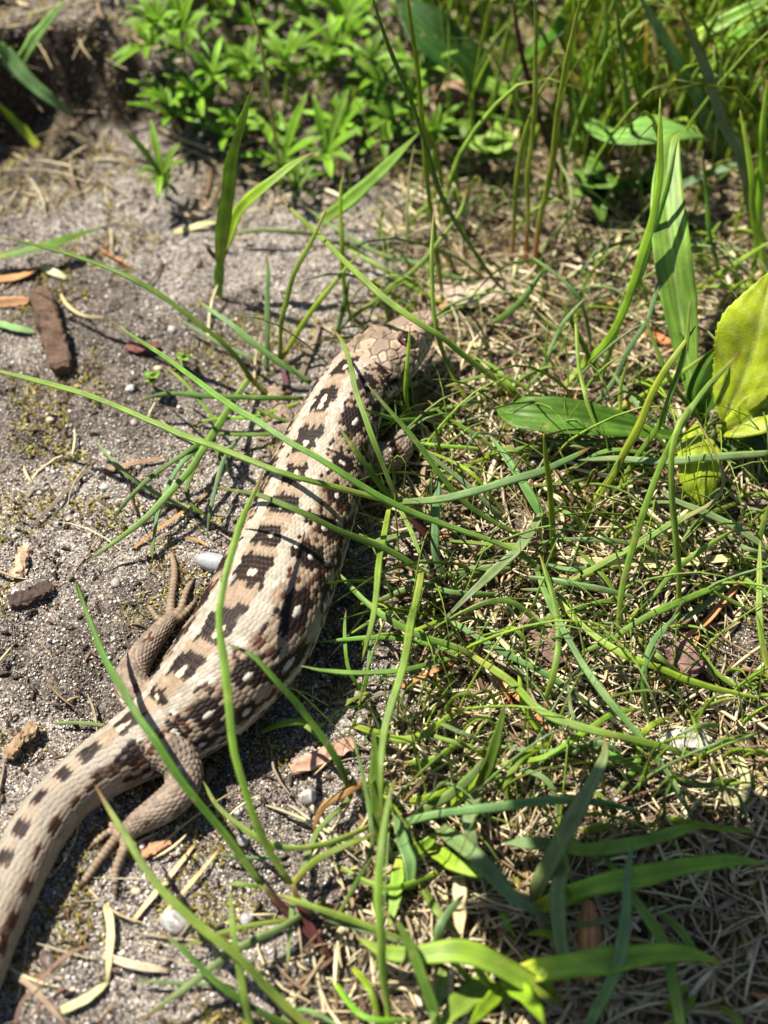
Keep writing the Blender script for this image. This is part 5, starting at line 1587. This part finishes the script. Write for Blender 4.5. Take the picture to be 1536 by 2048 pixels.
# moss: tiny yellow-green shoots in patches
mp = view_points(60000)
mn = fbm(mp[:, 0] / .7, mp[:, 1] / .7, 77, 3) + .25 * litter_mask(mp[:, 0], mp[:, 1])
mp = mp[(mn > .20)]
n = len(mp); R_ = np.random.default_rng(8)
z = gz(mp[:, 0], mp[:, 1]); a = R_.uniform(0, 2 * np.pi, n); L = R_.uniform(.05, .14, n); w = R_.uniform(.010, .02, n); el = R_.uniform(.2, 1.2, n)
p0 = np.stack([mp[:, 0], mp[:, 1], z], 1); d = np.stack([np.cos(a) * np.cos(el), np.sin(a) * np.cos(el), np.sin(el)], 1)
s_ = np.stack([-np.sin(a), np.cos(a), 0 * a], 1)
v = np.stack([p0 - s_ * w[:, None], p0 + s_ * w[:, None], p0 + d * L[:, None] * .6 + s_ * w[:, None] * .7 + [0, 0, .006], p0 + d * L[:, None], p0 + d * L[:, None] * .6 - s_ * w[:, None] * .7 + [0, 0, .006]], 1)
b5 = np.arange(n)[:, None] * 5
F3 = np.concatenate([np.stack([b5 + 0, b5 + 1, b5 + 2], -1), np.stack([b5 + 0, b5 + 2, b5 + 4], -1), np.stack([b5 + 4, b5 + 2, b5 + 3], -1)], 1).reshape(-1, 3)
mc = np.array([lin(150, 140, 60), lin(128, 122, 48), lin(170, 158, 92), lin(98, 96, 38), lin(112, 84, 44)])[R_.integers(0, 5, n)]
tag(add('moss', mesh_from('moss', v.reshape(-1, 3), F3, np.repeat(mc, 5, 0), M_MOSS, uv=np.zeros((n * 5, 2)))), 'yellow-green moss shoots in patches between the litter', kind='stuff')

# ------------------------------------------------------------------ wood, bark, stones
def slab(name, pts, w, th, rgb, label, cat, n=14, rough=.18, mat=None, seed=1, group=None):
    P = path(pts, n)
    T = np.gradient(P, axis=0); T /= np.linalg.norm(T, axis=1)[:, None]
    A = np.cross(T, [0, 0, 1.0]); A /= np.linalg.norm(A, axis=1)[:, None]; B = np.cross(A, T)
    m = 12; an = np.linspace(0, 2 * np.pi, m, endpoint=False)
    cx = np.sign(np.cos(an)) * np.abs(np.cos(an)) ** .35; cy = np.sign(np.sin(an)) * np.abs(np.sin(an)) ** .45
    I, J = np.meshgrid(np.arange(n), np.arange(m), indexing='ij')
    q = 1 + rough * 2 * fbm(I * .45 + seed * 7, J * .9, seed, 2)
    prof = np.interp(np.linspace(0, 1, n), [0, .03, .96, 1], [.8, 1, .95, .7])[:, None]
    V = P[:, None, :] + (cx[None] * w * .5 * q * prof)[..., None] * A[:, None] + (cy[None] * th * .5 * q * prof)[..., None] * B[:, None]
    F = [[i * m + j, i * m + (j + 1) % m, (i + 1) * m + (j + 1) % m, (i + 1) * m + j] for i in range(n - 1) for j in range(m)]
    F += [list(range(m))[::-1], [(n - 1) * m + j for j in range(m)]]
    C = lin(*rgb)[None] * (1 + .5 * fbm(I * .2 + seed, J * 2.0, seed + 4, 3)).reshape(-1, 1)
    V = V + rng.normal(0, .012, V.shape) * min(1, w / .15)
    return tag(add(name, mesh_from(name, V.reshape(-1, 3), F, C, mat or M_WOOD, smooth_shade=False)), label, cat, group)


slab('twig_stub', [(80, 585, .12), (98, 640, .16), (112, 690, .16), (126, 745, .1)], .34, .30, (92, 72, 58), 'short dark brown twig stub half buried in grey sand', 'twig', 22, .22, seed=2)
slab('wood_chip', [(584, 1537, .08), (640, 1515, .12), (705, 1483, .1)], .20, .05, (170, 134, 114), 'pinkish-brown flat wood chip on sand below the flank', 'wood chip', seed=3, rough=.1)
slab('wood_chip', [(286, 1708, .06), (312, 1696, .09), (341, 1681, .07)], .13, .07, (170, 128, 96), 'small brown wood chip beside the near hind foot', 'wood chip', seed=4)
slab('wood_chip', [(402, 1566, .06), (414, 1550, .08), (424, 1540, .06)], .14, .05, (120, 100, 84), 'small grey wood chip in the leg shadow', 'wood chip', seed=12)
slab('bark_curl', [(16, 1516, .1), (30, 1490, .14), (50, 1470, .14), (70, 1450, .1)], .14, .12, (150, 126, 98), 'knobbly tan bark curl on sand beside the tail root', 'bark', seed=5, rough=.35)
slab('wood_chip', [(48, 1096, .05), (42, 1125, .09), (34, 1155, .05)], .17, .08, (176, 150, 124), 'pale wood chip on sand at the path side', 'wood chip', seed=6)
slab('bark_chip', [(20, 1205, .05), (60, 1192, .09), (105, 1170, .06)], .22, .1, (72, 58, 52), 'dark bark chip on damp sand below the pale wood chip', 'bark', seed=7)
slab('bark_chip', [(255, 690, .05), (285, 697, .08), (318, 690, .05)], .16, .08, (112, 74, 64), 'reddish-brown bark chip on damp sand near the tiny seedlings', 'bark', seed=8)
slab('bark_flake', [(870, 572, .1), (930, 590, .16), (985, 580, .14), (1010, 600, .1)], .42, .05, (166, 149, 128), 'bleached pale bark flake behind the snout', 'bark', 18, .3, seed=9)
slab('bark_strip', [(880, 612, .08), (940, 608, .1), (1010, 600, .08)], .10, .05, (176, 120, 86), 'thin reddish bark strip below the bleached flake', 'bark', seed=10)
slab('root_piece', [(1052, 1235, .1), (1090, 1275, .14), (1112, 1330, .1)], .26, .12, (120, 98, 86), 'grey-brown flat root piece among the thin blades', 'root', seed=11, rough=.3)
slab('root_piece', [(1350, 1295, .12), (1375, 1325, .2), (1392, 1350, .14)], .32, .26, (128, 100, 92), 'rounded purplish root knob on pale sand', 'root', seed=13, rough=.2)
slab('bark_flake', [(1320, 1490, .12), (1370, 1478, .16), (1418, 1492, .12)], .26, .04, (176, 170, 162), 'white papery flake lying at the shade edge', 'bark', seed=14, rough=.35)
slab('bark_chip', [(1300, 660, .1), (1325, 680, .14), (1348, 684, .1)], .16, .06, (184, 122, 80), 'orange-brown bark chip beside the ribbed leaf', 'bark', seed=15)
slab('soil_clod', [(870, 205, .2), (910, 195, .3), (955, 205, .2)], .55, .4, (158, 130, 104), 'crumbly tan soil clod at the back between leaves', 'clod', 18, .35, seed=16)

# curled dead leaf
o = leaf([(1180, 1965, .15), (1178, 1900, .28), (1178, 1850, .32), (1176, 1800, .25)], [.08, .17, .2, .17, .05], (176, 132, 92), (140, 100, 66), None, 'dead_leaf', fold=.0, cup=-2.2, roll=.1, rough_edge=.3, mat=M_DRY, n=30)
tag(o, 'curled brown dead leaf lying under the broad grass blades', 'dead leaf')


def stone(px, py, h, rx, ry, rz, label, mat=None, rgb=None, seed=1, name='pebble', group=None):
    c = W(px, py, h)
    v, f = blob(np.zeros(3), 1.0, 12)
    n_ = v / np.linalg.norm(v, axis=1)[:, None]
    q = 1 + .28 * fbm(n_[:, 0] * 1.3 + seed * 3, n_[:, 1] * 1.3 + n_[:, 2] * 1.7, seed, 3)
    v = n_ * q[:, None] * [rx, ry, rz]
    an = seed * 1.3; R2 = np.array([[math.cos(an), -math.sin(an), 0], [math.sin(an), math.cos(an), 0], [0, 0, 1]])
    C = np.tile(lin(*(rgb or (200, 198, 194))), (len(v), 1))
    return tag(add(name, mesh_from(name, v @ R2.T + c, f, C, mat or M_QUARTZ)), label, 'pebble', group)


stone(352, 1845, .06, .17, .13, .10, 'milky white quartz pebble on sand below the hind foot', seed=2)
stone(495, 1836, .05, .085, .08, .07, 'angular white pebble beside the tall purple-based tuft', seed=3)
stone(615, 1594, .05, .10, .10, .08, 'translucent pale pebble on grey sand beside the yellowed blade', seed=4)
stone(485, 1681, .05, .07, .065, .06, 'small round white pebble in the grass below the near knee', seed=5)
stone(200, 1806, .04, .06, .06, .05, 'small clear pebble next to the toe claw', seed=6)
stone(434, 1128, .10, .30, .12, .14, 'smooth pale grey stone against the far flank', M_GRAIN, (150, 151, 154), 7)
stone(1330, 1498, .08, .05, .05, .045, 'tiny white pebble beside the white flake', seed=8)
stone(98, 1925, .06, .12, .09, .08, 'dark brownish pebble in the tail shadow', M_GRAIN, (86, 70, 66), 9)
stone(1150, 720, .06, .12, .1, .07, 'grey rounded pebble under the grass behind the dark leaf', M_GRAIN, (120, 108, 100), 10)
rs = random.Random(5)
for k in range(46):
    x = rs.uniform(10, 760); y = rs.uniform(450, 2030); s_ = rs.uniform(.025, .06)
    nm_, rgb_ = rs.choice([('pale', (172, 166, 158)), ('grey', (150, 140, 132)), ('dark', (92, 80, 74)), ('tan', (180, 160, 136)), ('white', (190, 187, 182))])
    stone(x, y, s_ * .3, s_ * 1.2, s_, s_ * .8, 'tiny %s pebble on grey sand near %s' % (nm_, near(x, y)), M_GRAIN, rgb_, 20 + k, group='tiny pebbles on the sand')

# dew: tiny drops on blades and soil
m, nt, bs, out = new_mat('dew')
bs.inputs['Base Color'].default_value = (1, 1, 1, 1); bs.inputs['Roughness'].default_value = 0.0
bs.inputs['Transmission Weight'].default_value = 1.0; bs.inputs['IOR'].default_value = 1.33
M_DEW = m
for (x, y, h) in [(311, 800, .25), (1038, 717, .2), (297, 583, 1.42), (306, 586, 1.42), (375, 982, .48), (870, 880, .5), (484, 783, .5), (425, 695, .3), (1245, 722, .3), (700, 640, .1)]:
    v, f = blob(np.zeros(3), .035, 10)
    tag(add('dew_drop', mesh_from('dew_drop', v + W(x, y, h), f, None, M_DEW)), 'tiny glinting dew drop near ' + near(x, y), 'dew drop', 'dew drops')

# ------------------------------------------------------------------ arching leafy stem added unseen above the frame to shade the lower corner
e = empty('added_shade_stem', [10.5, 3.0, float(gz(10.5, 3.0))]); tag(e, 'added unseen arching leafy stem shading the ground by the curled straw loop', 'plant')
ts_ = np.array(to_sun)
ctr = W(1600, 1800, 0); ctr = ctr + ts_ * ((11.8 - ctr[2]) / ts_[2])
stem = catmull(np.array([[10.5, 3.0, float(gz(10.5, 3.0)) - .2], [9.4, 2.4, 5.5], [6.5, 1.0, 10.8], [3.2, -.6, 12.9], [ctr[0] + .8, ctr[1] + .2, 12.3], [ctr[0] - 1.6, ctr[1] - .9, 11.2]]), 60)
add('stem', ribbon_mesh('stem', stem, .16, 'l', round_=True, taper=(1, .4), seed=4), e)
rb = random.Random(21)
for k in range(220):
    q = stem[int(50 + 9.9 * (k / 220.0))]
    an = rb.uniform(0, 2 * math.pi); Lg = rb.uniform(1.0, 1.9)
    d = np.array([math.cos(an), math.sin(an), rb.uniform(-.25, .3)])
    P = catmull(np.array([q, q + d * Lg * .5 + [0, 0, .12], q + d * Lg + [0, 0, -.15]]), 14)
    add('leaf', leaf_mesh('leaf', P, [.04, .36, .5, .4, .03], (84, 122, 40), (120, 150, 70), fold=.15, seed=300 + k), e)
